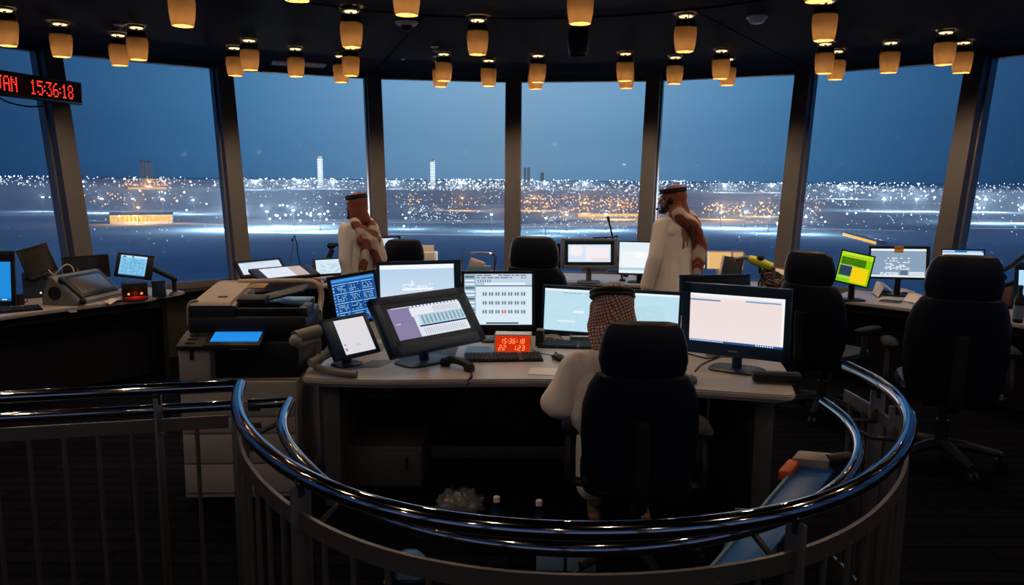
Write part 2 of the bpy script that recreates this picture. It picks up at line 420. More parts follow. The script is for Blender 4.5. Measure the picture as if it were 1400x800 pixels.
er = N('ShaderNodeValToRGB'); er.color_ramp.interpolation = 'EASE'
els = ((0, (.55, .55, .55)), (.49, (.62, .66, .72)), (.515, (.74, .79, .84)), (.56, (.98, .99, 1.0)), (.62, (.82, .95, 1.05)), (.72, (1.0, 1.4, 1.7)), (1, (1.1, 1.6, 2.0)))  # overhead sky, out of view, brightened to light the ground
mr = N('ShaderNodeMapRange'); mr.inputs['From Min'].default_value = -1; mr.inputs['From Max'].default_value = 1; L(sp.outputs[2], mr.inputs['Value'])
X = er.color_ramp.elements
for pos, c in els:
    e = X[0] if pos == 0 else (X[len(X)-1] if pos == 1 else X.new(pos)); e.position = pos; e.color = (*c, 1)
L(mr.outputs[0], er.inputs[0])
no = N('ShaderNodeTexNoise'); no.inputs['Scale'].default_value = 2.2; no.inputs['Detail'].default_value = 4
mpn = N('ShaderNodeMapping'); mpn.inputs['Scale'].default_value = (1, 1, 6); L(tc.outputs['Generated'], mpn.inputs['Vector']); L(mpn.outputs[0], no.inputs['Vector'])
nr = N('ShaderNodeMapRange'); nr.inputs['To Min'].default_value = .88; nr.inputs['To Max'].default_value = 1.12; L(no.outputs['Fac'], nr.inputs['Value'])
m1 = N('ShaderNodeVectorMath'); m1.operation = 'MULTIPLY'; L(rp.outputs[0], m1.inputs[0]); L(er.outputs[0], m1.inputs[1])
m2 = N('ShaderNodeVectorMath'); m2.operation = 'SCALE'; L(m1.outputs[0], m2.inputs[0]); L(nr.outputs[0], m2.inputs['Scale'])
# added warm sky glow low behind the viewer, an unseen fill for the robes
a1 = N('ShaderNodeMapRange'); a1.interpolation_type = 'SMOOTHSTEP'; a1.inputs['From Min'].default_value = math.radians(95); a1.inputs['From Max'].default_value = math.radians(135); L(ab.outputs[0], a1.inputs['Value'])
a2 = N('ShaderNodeMapRange'); a2.interpolation_type = 'SMOOTHSTEP'; a2.inputs['From Min'].default_value = .36; a2.inputs['From Max'].default_value = .12; L(sp.outputs[2], a2.inputs['Value'])
a3 = N('ShaderNodeMath'); a3.operation = 'MULTIPLY'; L(a1.outputs[0], a3.inputs[0]); L(a2.outputs[0], a3.inputs[1])
a4 = N('ShaderNodeVectorMath'); a4.operation = 'SCALE'; a4.inputs[0].default_value = (.14, .115, .10); L(a3.outputs[0], a4.inputs['Scale'])
a5 = N('ShaderNodeVectorMath'); a5.operation = 'ADD'; L(m2.outputs[0], a5.inputs[0]); L(a4.outputs[0], a5.inputs[1])
bg = N('ShaderNodeBackground'); L(a5.outputs[0], bg.inputs[0]); bg.inputs[1].default_value = 1
ow = N('ShaderNodeOutputWorld'); L(bg.outputs[0], ow.inputs[0])
ZG = -80
def groundmat():
    m = bpy.data.materials.new('airfield ground'); m.use_nodes = True
    nt = m.node_tree; N = nt.nodes.new; L = nt.links.new; b = nt.nodes['Principled BSDF']
    tc = N('ShaderNodeTexCoord'); a = N('ShaderNodeTexNoise'); a.inputs['Scale'].default_value = .004; a.inputs['Detail'].default_value = 6; L(tc.outputs['Object'], a.inputs['Vector'])
    r = N('ShaderNodeValToRGB'); r.color_ramp.elements[0].position = .35; r.color_ramp.elements[0].color = (.16, .24, .31, 1); r.color_ramp.elements[1].position = .7; r.color_ramp.elements[1].color = (.28, .37, .45, 1)  # haze over the airfield put into the ground's bluish colour
    L(a.outputs['Fac'], r.inputs[0]); L(r.outputs[0], b.inputs['Base Color']); b.inputs['Roughness'].default_value = .95; b.inputs['Specular IOR Level'].default_value = 0
    return m
M['ground'] = groundmat()
mb = MB(); bm = mb.bm
rr = [0, 60, 200, 600, 1500, 4000, 12000, 40000]; seg = 72
vs = [[bm.verts.new((r*math.sin(2*PI*k/seg), r*math.cos(2*PI*k/seg), ZG)) for k in range(seg)] for r in rr[1:]]
c0 = bm.verts.new((0, 0, ZG))
for k in range(seg):
    bm.faces.new((c0, vs[0][(k+1) % seg], vs[0][k]))
    for j in range(len(vs)-1): bm.faces.new((vs[j][k], vs[j][(k+1) % seg], vs[j+1][(k+1) % seg], vs[j+1][k]))
struct(mb.build('ground', 'ground', smooth=False))
M['concrete'] = mat('apron concrete', (.46, .46, .46), .9, scale=.02, var=.2)
M['asphalt'] = mat('asphalt', (.05, .055, .06), .9, scale=.02)
def gp(x, y): return at_z(x, y, ZG)
def strip(name, p0, p1, w, m, z=.3):
    mb = MB(); d = (p1-p0); d.z = 0; d.normalize(); t = V((d.y, -d.x, 0))*w/2
    mb.prism([tuple((p0+t)[:2]), tuple((p1+t)[:2]), tuple((p1-t)[:2]), tuple((p0-t)[:2])][::-1], ZG, ZG+z)
    return struct(mb.build(name, m, smooth=False))
strip('road', gp(-150, 296), gp(320, 291), 26, 'concrete'); strip('road', gp(480, 278), gp(720, 281), 40, 'concrete')
strip('road', gp(330, 302), gp(700, 303), 110, 'concrete'); strip('road', gp(700, 309), gp(1120, 303), 100, 'concrete')
strip('road', gp(1080, 312), gp(1250, 316), 24, 'concrete'); strip('road', gp(1090, 288), gp(1500, 292), 34, 'concrete')
strip('road', gp(1100, 268), gp(1500, 276), 60, 'concrete'); strip('road', gp(1300, 312), gp(1500, 314), 22, 'concrete')
strip('road', gp(90, 301), gp(330, 308), 40, 'concrete'); strip('road', gp(330, 318), gp(700, 322), 30, 'concrete')
# night haze lying over the airfield
def haze():
    m = bpy.data.materials.new('night haze'); m.use_nodes = True
    nt = m.node_tree; nt.nodes.clear(); N = nt.nodes.new; L = nt.links.new
    v = N('ShaderNodeVolumeScatter'); v.inputs['Color'].default_value = (.8, .9, 1, 1); v.inputs['Density'].default_value = 1.6e-4; v.inputs['Anisotropy'].default_value = .2
    o = N('ShaderNodeOutputMaterial'); L(v.outputs[0], o.inputs['Volume']); return m
M['haze'] = haze()
mb = MB(); mb.box((0, 3600, ZG+33), (9000, 6800, 64))
tag(mb.build('haze', 'haze', smooth=False), 'thin bluish night haze lying over the airfield outside', 'haze', kind='stuff')
# lights of the city: nobody could count them
rnd = random.Random(11)
def light_field(name, label, c, s, items):
    mb = MB(); bm = mb.bm
    for p, r in items:
        v = [bm.verts.new(p + V(o)*r) for o in ((1, 0, 0), (-1, 0, 0), (0, 1, 0), (0, -1, 0), (0, 0, 1), (0, 0, -1))]
        for a, b_, c_ in ((0, 2, 4), (2, 1, 4), (1, 3, 4), (3, 0, 4), (2, 0, 5), (1, 2, 5), (3, 1, 5), (0, 3, 5)): bm.faces.new((v[a], v[b_], v[c_]))
    o = mb.build(name, emis(name.replace('_', ' '), c, s, sample=False), smooth=False)
    return tag(o, label, 'lights', kind='stuff')
def scatter(n, x0, x1, y0, y1, s0, s1, h=(3, 25), clump=0, pw=1):
    out = []; cen = [rnd.uniform(x0, x1) for _ in range(max(1, int(n**.5)))]
    while len(out) < n:
        x = rnd.gauss(rnd.choice(cen), clump) if clump else rnd.uniform(x0, x1)
        if not x0 <= x <= x1: continue
        y = y0 + (y1-y0)*rnd.random()**pw
        y += (x-700)*.0078
        p = gp(x, y); d = p.length
        p = p + V((0, 0, rnd.uniform(*h)))
        out.append((p, d/FPX*rnd.uniform(s0, s1)*.5))
    return out
W = lambda *a, **k: scatter(*a, **k)
light_field('city_lights', 'hundreds of small white lights of the city along the horizon', (.75, .9, 1), 2.6,
    W(1150, -60, 1460, 245.5, 262, .7, 2.0, clump=22) + W(380, 330, 700, 246, 262, .8, 2.4) + W(330, 700, 1300, 246, 262, .8, 2.3) + W(240, 330, 900, 262, 282, .6, 1.7, clump=16) + W(520, -1500, -60, 245.5, 264, .7, 1.8, clump=40) + W(520, 1460, 2900, 245.5, 264, .7, 1.8, clump=40) + W(150, 900, 1440, 262, 285, .6, 1.8, clump=14))
light_field('bright_city_lights', 'larger glaring white lights scattered over the airfield', (.85, .95, 1), 5.5,
    W(60, -40, 1440, 247, 262, 1.8, 3.2) + W(60, 330, 1130, 290, 318, 1.5, 3.6, clump=20) + W(34, 1090, 1440, 262, 300, 1.4, 3.0) + W(16, 60, 330, 265, 320, 1.3, 3.0))
light_field('apron_lights', 'rows of small pale lights along the aprons and taxiways', (.7, .9, 1), 1.6,
    W(260, 330, 700, 286, 322, .6, 1.9, clump=14) + W(240, 712, 1120, 300, 332, .6, 1.9, clump=16) + W(90, 1090, 1400, 285, 330, .6, 1.8, clump=8) + W(60, 100, 330, 262, 345, .6, 1.9))
light_field('blue_taxiway_lights', 'faint scattered dots of taxiway light on the dark ground', (.45, .75, 1), .5,
    W(120, -40, 700, 318, 385, .5, 1.3) + W(90, 1000, 1440, 315, 370, .5, 1.4))
light_field('amber_lights', 'clustered amber street lights across the middle of the airfield', (1, .42, .09), 2.6,
    W(330, 712, 905, 274, 298, .7, 2.3, clump=20) + W(130, 960, 1060, 285, 300, .8, 2.4, clump=14) + W(60, 1050, 1130, 272, 302, .8, 2.0) + W(46, 110, 250, 268, 290, .8, 2.4) + W(80, 170, 232, 256, 261, .9, 1.9) + W(70, 480, 690, 272, 292, .7, 2.0, clump=14) + W(30, 20, 1400, 248, 262, .7, 1.6))
# towers on the skyline
M['towerglow'] = emis('lit tower windows', (.75, .88, 1), 1.3, False); M['towerdim'] = emis('dim lit windows', (.55, .7, .85), .22, False)
M['hangarlit'] = emis('amber lit hangar windows', (1, .42, .02), 1.6, False)
M['concretewall'] = mat('pale facade', (.45, .47, .5), .8, scale=.05)
def tower(label, x, yb, yt, wpx, dist, kind):
    g = ray(x, yb); g = g*(dist/g.y); top = ray(x, yt); ztop = CAMZ + top.z/top.y*dist
    w = wpx*dist/FPX; h = ztop - ZG
    t = thing('skyscraper', label, 'skyscraper', (g.x, dist, ZG))
    mb = MB(); mb.loft([se_ring((0, 0, 0), w, w, 20, 3), se_ring((0, 0, h*.97), w, w, 20, 3), se_ring((0, 0, h), w*.7, w*.7, 20, 3)]); mb.build('shaft', 'concretewall', t)
    mb = MB()
    nf = 14
    for j in range(nf):
        if kind == 'top' and j < nf*.35: continue
        z = h*(.05 + .9*j/nf) if kind != 'top' else h*(.35+.62*j/nf)
        for s in ((0, -1), (1, 0), (-1, 0)):
            mb.box((s[0]*w*.505, s[1]*w*.505, z), (w*.8 if s[1] else .4, w*.8 if s[0] else .4, h*(.045 if kind != 'twin' else .02)))
    mb.build('window_band', 'towerglow' if kind != 'twin' else 'towerdim', t, smooth=False)
    mb = MB(); mb.cyl((0, 0, h), (0, 0, h*1.05), w*.04, w*.01, 8); mb.build('mast', 'darkmetal', t)
tower('slim pale lit tower rising above the skyline in third window', 438, 244, 213, 6, 6000, 'full')
tower('short brightly lit tower above the skyline in fourth window', 591.5, 244, 218, 6, 6500, 'full')
tower('dim lit high-rise in the second window, nearer the left mullion', 196.5, 244, 219, 7, 7000, 'twin')
tower('dim lit high-rise in the second window, closer to its twin on the left', 205.5, 244, 220, 6, 7000, 'twin')
tower('faint slim high-rise just right of the middle mullion', 717.5, 244, 229, 3.5, 7500, 'twin')
tower('faint high-rise beside the slim one right of the middle mullion', 722.5, 244, 229, 4, 7500, 'twin')
tower('small faint high-rise above the skyline in fifth window', 741, 244, 236, 5, 7500, 'twin')
def longhall(name, label, cat, p0, p1, depth, h, lit, nwin, rows=1):
    d = p1-p0; d.z = 0; Lh = d.length; ang = math.degrees(math.atan2(d.y, d.x))
    t = thing(name, label, cat, ((p0.x+p1.x)/2, (p0.y+p1.y)/2, ZG), ang)
    mb = MB(); mb.box((0, depth/2, h/2), (Lh, depth, h), .3); mb.build('hall', 'concretewall', t, smooth=False)
    mb = MB(); mb.loft([[V((x, -1, h)), V((x, depth+1, h)), V((x, depth/2, h*1.25))] for x in (-Lh/2-1, Lh/2+1)]); mb.build('roof', 'darkmetal', t, smooth=False)
    mb = MB()
    for j in range(nwin):
        for r in range(rows):
            mb.box((-Lh/2+(j+.5)*Lh/nwin, -.2, h*(r+.55)/rows), (Lh/nwin*.72, .5, h/rows*.6))
    mb.build('lit_window', lit, t, smooth=False)
    return t
longhall('hangar', 'long amber lit hangar glowing on the airfield in second window', 'hangar', gp(150, 306), gp(236, 305), 40, 15, 'hangarlit', 16, 1)
longhall('warehouse', 'distant amber lit shed behind the glowing hangar in second window', 'warehouse', gp(175, 260), gp(228, 259.5), 60, 18, 'hangarlit', 24, 1)
longhall('terminal_building', 'low amber lit terminal left of the standing man with headset', 'terminal', gp(790, 297), gp(880, 296), 40, 7, 'hangarlit', 30, 1)
longhall('pier_building', 'slanting orange lit boarding pier in the seventh window', 'pier', gp(1152, 322), gp(1198, 335), 14, 4.5, 'hangarlit', 26, 1)
# floodlight masts with the light they throw
M['flood'] = emis('floodlight lens', (.85, .95, 1), 22, False); M['floodamber'] = emis('sodium floodlight lens', (1, .5, .12), 9, False)
FL = [(350, 258, 'w', 1, 'third window, far left, added for skyline glow'), (410, 257, 'w', 1, 'third window, added for glow left of the slim tower'), (455, 257, 'w', 1, 'third window, added for glow right of the slim tower'), (540, 257, 'w', 1, 'fourth window, far left, added for skyline glow'), (630, 256, 'w', 1, 'fourth window, added for glow right of the short tower'), (745, 257, 'w', .8, 'fifth window, far left, added for skyline glow'), (800, 258, 'w', .8, 'fifth window, far middle, added for skyline glow'), (990, 262, 'w', 1, 'sixth window, far left, added for skyline glow'), (1055, 262, 'w', .8, 'sixth window, far right, added for skyline glow'), (1150, 266, 'w', .8, 'seventh window, far left, added for skyline glow'), (366, 306, 'w', 1.3, 'third window, first from the left'), (402, 304, 'w', 2.2, 'third window, the brightest one'), (438, 310, 'w', 1.3, 'third window, just left of the bearded man'), (334, 309, 'w', 1.6, 'third window, beside its left mullion'), (600, 255, 'w', 0, 'fourth window, a far one under the short tower'), (662, 254, 'w', 1, 'fourth window, far right on the skyline'), (560, 307, 'w', .5, 'fourth window, left half'), (672, 310, 'w', 1, 'fourth window, right half'), (774, 310, 'w', 1, 'fifth window, left half'), (828, 309, 'w', .8, 'fifth window, right half'), (746, 316, 'w', .5, 'fifth window, above the office chair'), (985, 306, 'w', 1.2, 'sixth window, nearest the man with headset'), (1018, 306, 'w', 1.3, 'sixth window, in the middle'), (1050, 313, 'w', .8, 'sixth window, right half'), (1100, 314, 'w', .8, 'seventh window, beside its left mullion'), (1207, 283, 'w', 1.2, 'seventh window, middle of the far row'), (1252, 283, 'w', 1.2, 'seventh window, right in the far row'), (1336, 299, 'w', 1, 'last window, beside its mullion'), (1346, 284, 'w', .8, 'last window, in the far row'), (1396, 299, 'w', 1, 'last window, at the frame edge'), (60, 283, 'w', .3, 'first window, right of centre'), (140, 285, 'w', .4, 'second window, above the hangar left end'), (183, 285, 'w', .4, 'second window, above the hangar middle'), (223, 285, 'w', .5, 'second window, above the hangar right end'), (265, 287, 'w', .5, 'second window, right of the hangar'), (308, 308, 'w', 1.8, 'second window, beside its right mullion'),  # leading far masts are added to give the horizon a glow
    (190, 300, 'a', .9, 'second window, in front of the hangar'), (205, 258, 'a', .8, 'second window, by the far shed'), (800, 290, 'a', 1, 'fifth window, middle'), (845, 294, 'a', 1, 'fifth window, near the right mullion'), (730, 282, 'a', .8, 'fifth window, near the left mullion'), (985, 294, 'a', .9, 'sixth window, middle'), (632, 282, 'a', .6, 'fourth window, right half'), (1040, 290, 'a', .7, 'sixth window, right half')]
for x, y, c, pw, where in FL:
    base = gp(x, y + 6 if y > 265 else y + 1.5); d = base.length; hm = 28*(d/1500)**.4 if d < 4000 else 45
    kind = 'white' if c == 'w' else 'amber'
    t = thing('floodlight_mast', '%s floodlight mast outside, in the %s' % (kind, where), 'floodlight', base, 0, 'floodlight masts on the airfield')
    mb = MB(); mb.cyl((0, 0, 0), (0, 0, hm), .5, .25, 8); mb.build('pole', 'darkmetal', t)
    mb = MB(); mb.box((0, .3, hm), (d*.0016, .6, d*.0007), .05); mb.build('crossbar', 'darkmetal', t, smooth=False)
    mb = MB()
    for k in range(3): mb.ball(((k-1)*d*.0009, -.6, hm), d*(.00062 if pw > .7 else .00045), 6)
    mb.build('lamp_head', 'flood' if c == 'w' else 'floodamber', t)
    if pw:
        ld = bpy.data.lights.new('floodlight', 'POINT'); ld.energy = pw*4.5e5*(d/1500)**2; ld.color = (.72, .88, 1) if c == 'w' else (1, .45, .12); ld.shadow_soft_size = 1
        lo = bpy.data.objects.new('floodlight_lamp', ld); col.objects.link(lo); lo.location = base + V((0, -4, hm+3))
# ================================================================== ceiling lamps and fittings
LH = .262
def lamp_shape(t):
    mb = MB(); mb.lathe([(.062, 0), (.066, -.004), (.062, -.016), (.045, -.018)], 24); mb.build('canopy', 'black', t)
    mb = MB(); mb.lathe([(.046, -.0185), (.048, -.022), (.0, -.023)], 24, cap=False); mb.build('canopy_glow', 'lamp', t)  # bulb light falling on the canopy, put in as an emissive disc
    for k in range(3):
        a = k*2*PI/3 + .5; mb = MB(); mb.cyl((.064*math.cos(a), .064*math.sin(a), -.012), (.069*math.cos(a), .069*math.sin(a), -.066), .003, n=6); mb.build('bracket', 'black', t)
    mb = MB(); mb.lathe([(.064, -.045), (.070, -.047), (.0775, -.10), (.0745, -.10), (.066, -.050)], 32, cap=False); mb.build('collar', 'black', t)  # dim upper part of the shade, its darkness given as black colour
    mb = MB(); mb.lathe([(.0775, -.096), (.080, -.125), (.0785, -.165), (.073, -.215), (.064, -LH), (.0615, -LH), (.070, -.215), (.0755, -.165), (.077, -.125), (.0745, -.096)], 36, cap=False); mb.build('shade', 'shade', t)
    mb = MB(); mb.ball((0, 0, -.13), (.018, .018, .024), 8); mb.cyl((0, 0, -.13), (0, 0, -.02), .010, n=8); mb.build('bulb_holder', 'black', t)
LAMPS = [(10, 64, 'at the left frame edge, above the red clock sign'), (85, 79, 'above the second window, in front of its left mullion'), (164, 91, 'left and lower of the pair above second window'), (189, 83, 'right and higher of the pair above second window'), (250, 37, 'large, alone in the ceiling above the second window'),
    (322, 105, 'left and lower of the pair above third window'), (342, 97, 'right and higher of the pair above third window'), (405, 106, 'in front of the grey vent above the third window'), (467, 114, 'half hidden behind its right neighbour, third window'), (480, 105, 'overlapping the one at its left, third window'), (481, 66, 'large, above the overlapping pair right of third window'),
    (556, 22, 'largest, directly above the white dome camera'), (602, 120, 'above the fourth window, almost hidden behind another lamp'), (607, 112, 'above the fourth window, covering a farther lamp'), (653, 76, 'large, above the right half of the fourth window'), (668, 119, 'small, at the right end of the fourth window'),
    (735, 114, 'at left of fifth window, covering a farther one'), (732, 123, 'at left of fifth window, peeping out below another'), (793, 34, 'large, above the single unlit black lamp'), (790, 77, 'unlit'), (854, 112, 'at right of fifth window, covering a farther one'), (856, 122, 'at right of fifth window, peeping out below another'),
    (922, 116, 'small, at the left end of the sixth window'), (936, 72, 'large, above the left half of the sixth window'), (985, 109, 'left and nearer of the pair above sixth window'), (994, 118, 'right and farther of the pair above sixth window'),
    (1126, 57, 'large, above the close pair of the seventh window'), (1126, 102, 'nearer of the close pair at left of seventh window'), (1142, 110, 'farther of the close pair at left of seventh window'), (1215, 101, 'alone in the middle of the seventh window'), (1290, 90, 'left and higher of the rightmost pair, seventh window'), (1314, 101, 'in front of mullion beside the last window'),
    (1118, 3, 'cut by the top of the frame, above the sixth mullion'), (406, 2, 'cut by the top of the frame, above the third window')]
lamp0 = None
for x, y, lab in LAMPS:
    p = at_z(x, y-1.2, ZC-LH); p.z = ZC
    L_ = 'amber glowing barrel ceiling lamp ' + lab
    if lab == 'unlit':
        t = thing('ceiling_lamp', 'single unlit black barrel lamp hanging in the middle of the ceiling', 'ceiling lamp', p, 0, 'barrel lamps under the ceiling'); 
        mb = MB(); mb.lathe([(.064, -.045), (.070, -.047), (.080, -.125), (.0785, -.165), (.073, -.215), (.064, -LH), (.0615, -LH), (.070, -.215), (.0755, -.165), (.077, -.125), (.066, -.050)], 36, cap=False); mb.build('shade', 'black', t)
        mb = MB(); mb.lathe([(.062, 0), (.066, -.004), (.062, -.016), (.02, -.018), (.012, -.02), (.012, -.14)], 24); mb.build('canopy', 'black', t)
        for k in range(3):
            a = k*2*PI/3 + .5; mb = MB(); mb.cyl((.064*math.cos(a), .064*math.sin(a), -.012), (.069*math.cos(a), .069*math.sin(a), -.066), .003, n=6); mb.build('bracket', 'black', t)
        continue
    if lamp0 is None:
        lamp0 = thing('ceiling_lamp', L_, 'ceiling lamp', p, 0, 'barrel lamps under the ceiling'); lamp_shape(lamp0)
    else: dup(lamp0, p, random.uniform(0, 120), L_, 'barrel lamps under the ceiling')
    ld = bpy.data.lights.new('lamp_bulb', 'POINT'); ld.energy = 15.0; ld.color = (1, .68, .42); ld.shadow_soft_size = .022
    lo = bpy.data.objects.new('lamp_bulb', ld); col.objects.link(lo); lo.location = p + V((0, 0, -.222))
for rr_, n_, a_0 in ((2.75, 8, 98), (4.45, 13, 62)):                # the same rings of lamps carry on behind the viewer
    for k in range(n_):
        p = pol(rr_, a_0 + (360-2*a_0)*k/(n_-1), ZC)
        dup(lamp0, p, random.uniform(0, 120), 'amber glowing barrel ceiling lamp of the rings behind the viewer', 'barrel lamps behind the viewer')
        ld = bpy.data.lights.new('lamp_bulb', 'POINT'); ld.energy = 15.0; ld.color = (1, .68, .42); ld.shadow_soft_size = .022
        lo = bpy.data.objects.new('lamp_bulb', ld); col.objects.link(lo); lo.location = p + V((0, 0, -.222))
def ceil_at(x, y): 
    p = at_z(x, y, ZC); p.z = ZC+.004; return p
t = thing('dome_camera', 'white dome camera with black eye under the largest lamp', 'security camera', ceil_at(556, 30))
mb = MB(); mb.lathe([(.085, 0), (.088, -.01), (.075, -.028), (.05, -.032)], 28); mb.build('housing', 'ceilwhite', t)
mb = MB(); mb.lathe([(.046, -.03), (.045, -.045), (.034, -.065), (.015, -.074), (.001, -.076)], 24); mb.build('dome', 'black', t, label='black smoked dome')
t = thing('smoke_detector', 'white round smoke detector on the ceiling above the sixth window', 'smoke detector', ceil_at(1035, 22))
mb = MB(); mb.lathe([(.07, 0), (.075, -.012), (.07, -.02)], 28); mb.build('base', 'ceilwhite', t)
mb = MB(); mb.lathe([(.066, -.02), (.05, -.045), (.04, -.055), (.001, -.058)], 28); mb.build('sensor_head', 'ceilwhite', t)
for x, y, lab in ((163, 34, 'above the close pair of lamps in the second window'), (594, 64, 'upper of two above the fourth window'), (597, 77, 'lower of two above the fourth window'), (985, 71, 'above the close pair of lamps in the sixth window')):
    t = thing('sprinkler_head', 'small grey sprinkler ' + lab, 'sprinkler', ceil_at(x, y), 0, 'ceiling sprinklers')
    mb = MB(); mb.lathe([(.04, 0), (.042, -.004), (.03, -.012), (.012, -.014)], 20); mb.build('escutcheon', 'ceilwhite', t)
    mb = MB(); mb.cyl((0, 0, -.012), (0, 0, -.04), .008, .006, 10); mb.lathe([(.024, -.040), (.024, -.043)], 16); mb.build('deflector', 'satin', t)
t = thing('ceiling_spotlight', 'tiny round white downlight between two ceiling joints', 'downlight', ceil_at(551, 81))
mb = MB(); mb.lathe([(.022, 0), (.022, -.006), (.014, -.010)], 20); mb.build('trim_ring', 'ceilwhite', t)
mb = MB(); mb.lathe([(.013, -.009), (.001, -.0105)], 16); mb.build('lens', 'ledwhite', t)
p0, p1 = ceil_at(372, 85), ceil_at(445, 89)
c = (p0+p1)/2; d = p1-p0
t = thing('ceiling_vent', 'flat grey rectangular vent behind a lamp above third window', 'vent', (c.x, c.y, ZC), math.degrees(math.atan2(d.y, d.x)))
mb = MB(); mb.box((0, 0, -.006), (d.length, .24, .012), .002); mb.build('frame', 'vent', t, smooth=False)
mb = MB()
for k in range(7): mb.box((0, -.09+.03*k, -.012), (d.length-.05, .018, .006), 0, rotm(25, 0, 0))
mb.build('slat', 'vent', t, smooth=False)
# ------------------------------------------------------------------ red date and time sign
FONT = {'J': '00111 00010 00010 00010 00010 10010 01100', 'A': '01110 10001 10001 11111 10001 10001 10001', 'N': '10001 11001 10101 10011 10001 10001 10001', '1': '00100 01100 00100 00100 00100 00100 01110', '5': '11111 10000 11110 00001 00001 10001 01110', '3': '11111 00010 00100 00010 00001 10001 01110', '6': '00110 01000 10000 11110 10001 10001 01110', '8': '01110 10001 10001 01110 10001 10001 01110', ':': '0 0 1 0 1 0 0', ' ': '00 00 00 00 00 00 00'}
Pl, Pr = at_y(-10, 106, 6.55), at_y(112, 120, 7.5); zc = 2.545; Pl.z = Pr.z = zc
d = (Pr-Pl); Ls = d.length; ux = d.normalized(); n_ = V((ux.y, -ux.x, 0))
ang = math.degrees(math.atan2(ux.y, ux.x))
t = thing('clock_sign', 'long black sign with red dot letters on the leftmost mullion', 'clock sign', Pr, ang)
EXT = .5
mb = MB(); mb.box((-(Ls+EXT)/2, .035, 0), (Ls+EXT, .07, .205), .006); mb.build('housing', 'black', t)
mb = MB(); mb.box((-(Ls+EXT)/2, -.002, 0), (Ls+EXT-.04, .004, .165), 0); mb.build('front_window', mat('dark red window', (.035, .002, .002), .25), t, smooth=False)
mb = MB(); dots = Ls/78.0; px = -Ls + dots*2
for ch in 'JAN' + '     ' + '15:36:18':
    g = FONT[ch].split()
    for r, row in enumerate(g):
        for q, b in enumerate(row):
            if b == '1': mb.prism([(.0062*math.cos(k*PI/4)*1.05, .0062*math.sin(k*PI/4)*1.05) for k in range(8)], 0, .002, Matrix.Translation((px + q*dots, -.005, .054 - r*.018)) @ Matrix.Rotation(PI/2, 4, 'X'))
    px += (len(g[0]) + (1 if ch != ' ' else 0))*dots
mb.build('lettering', 'ledred', t, smooth=False)
mb = MB(); mb.tube(smooth_path([(-.95, .03, -.10), (-.8, .03, -.15), (-.6, .03, -.165), (-.42, .03, -.14), (-.33, .05, -.102)]), .007, 8); mb.build('cable', 'black', t)
pk = pol(Rz(2.5)-.24, -3*AB, 2.545) - Pr; lx = pk.dot(ux)
mb = MB(); mb.box((lx, .07+.02, 0), (.10, .04, .12), .004)
mb.build('mounting_plate', 'darkmetal', t)
mb = MB(); q0 = V((lx, .1, 0)); q1 = wm(t).inverted() @ (pol(Rz(2.5)-.15, -3*AB, 2.545)); mb.tube([q0, q1], .018, 10); mb.build('bracket', 'darkmetal', t)
# ================================================================== ring of control desks
ZD = .75; RIN, ROUT = 4.32, 5.14
def arc_poly(r0, r1, a0, a1, n=10, rc=0):
    inn = [pol(r0, a0 + (a1-a0)*k/n) for k in range(n+1)]; out = [pol(r1, a1 + (a0-a1)*k/n) for k in range(n+1)]
    return inn, out
def control_desk(label, a0, a1, r0=RIN, r1=ROUT, edge='deskedge', tip=None, name='control_desk'):
    am = (a0+a1)/2; c = pol((r0+r1)/2, am)
    t = thing(name, label, 'control desk', c, -am, 'ring of control desks')
    def poly(r0, r1, a0, a1, z0, z1, mb, bev=0, tip=None):
        i, o = arc_poly(r0, r1, a0, a1)
        P = [tuple(p[:2]) for p in i]
        if tip == 'right': P = P[:-1] + [tuple(pol(r0+.25, a1+2.2)[:2])]
        P += [tuple(p[:2]) for p in o]
        mb.prism(P, z0, z1, bevel=bev); return mb
    poly(r0, r1, a0, a1, ZD-.03, ZD, MB(), .006, tip).build('worktop', 'desk', t, world=True)
    poly(r0+.28, r0+.31, a0+1, a1-1, .02, ZD-.03, MB()).build('modesty_panel', 'deskbody', t, world=True, smooth=False)
    for s, a in ((1, a0+.7), (-1, a1-.7)):
        mb = MB(); aa = sorted((a, a+s*.5)); poly(r0+.08, r1-.05, aa[0], aa[1], 0, ZD-.03, mb); mb.build('end_panel', 'deskbody', t, world=True, smooth=False)
    mb = MB(); poly(r0+.06, r0+.09, a0+1.4, a1-1.4, ZD-.10, ZD-.03, mb); mb.build('apron', 'deskbody', t, world=True, smooth=False)
    return t
control_desk('left curved control desk with dark monitors and telephone console', -78, -43.5, tip='right')
control_desk('curved control desk below third window, with two reclined displays', -35.5, -20)
control_desk('curved control desk behind the blue office chair, below fourth window', -19.5, -2)
control_desk('curved white control desk with grey framed monitor, below fifth window', -1, 19.6)
control_desk('short curved control desk with cluttered end, below sixth window', 20.2, 33.5)
control_desk('right curved control desk holding the green screen and loose papers', 40.6, 55.5)
control_desk('far right curved control desk at the frame edge with arm lamp', 56.5, 82)
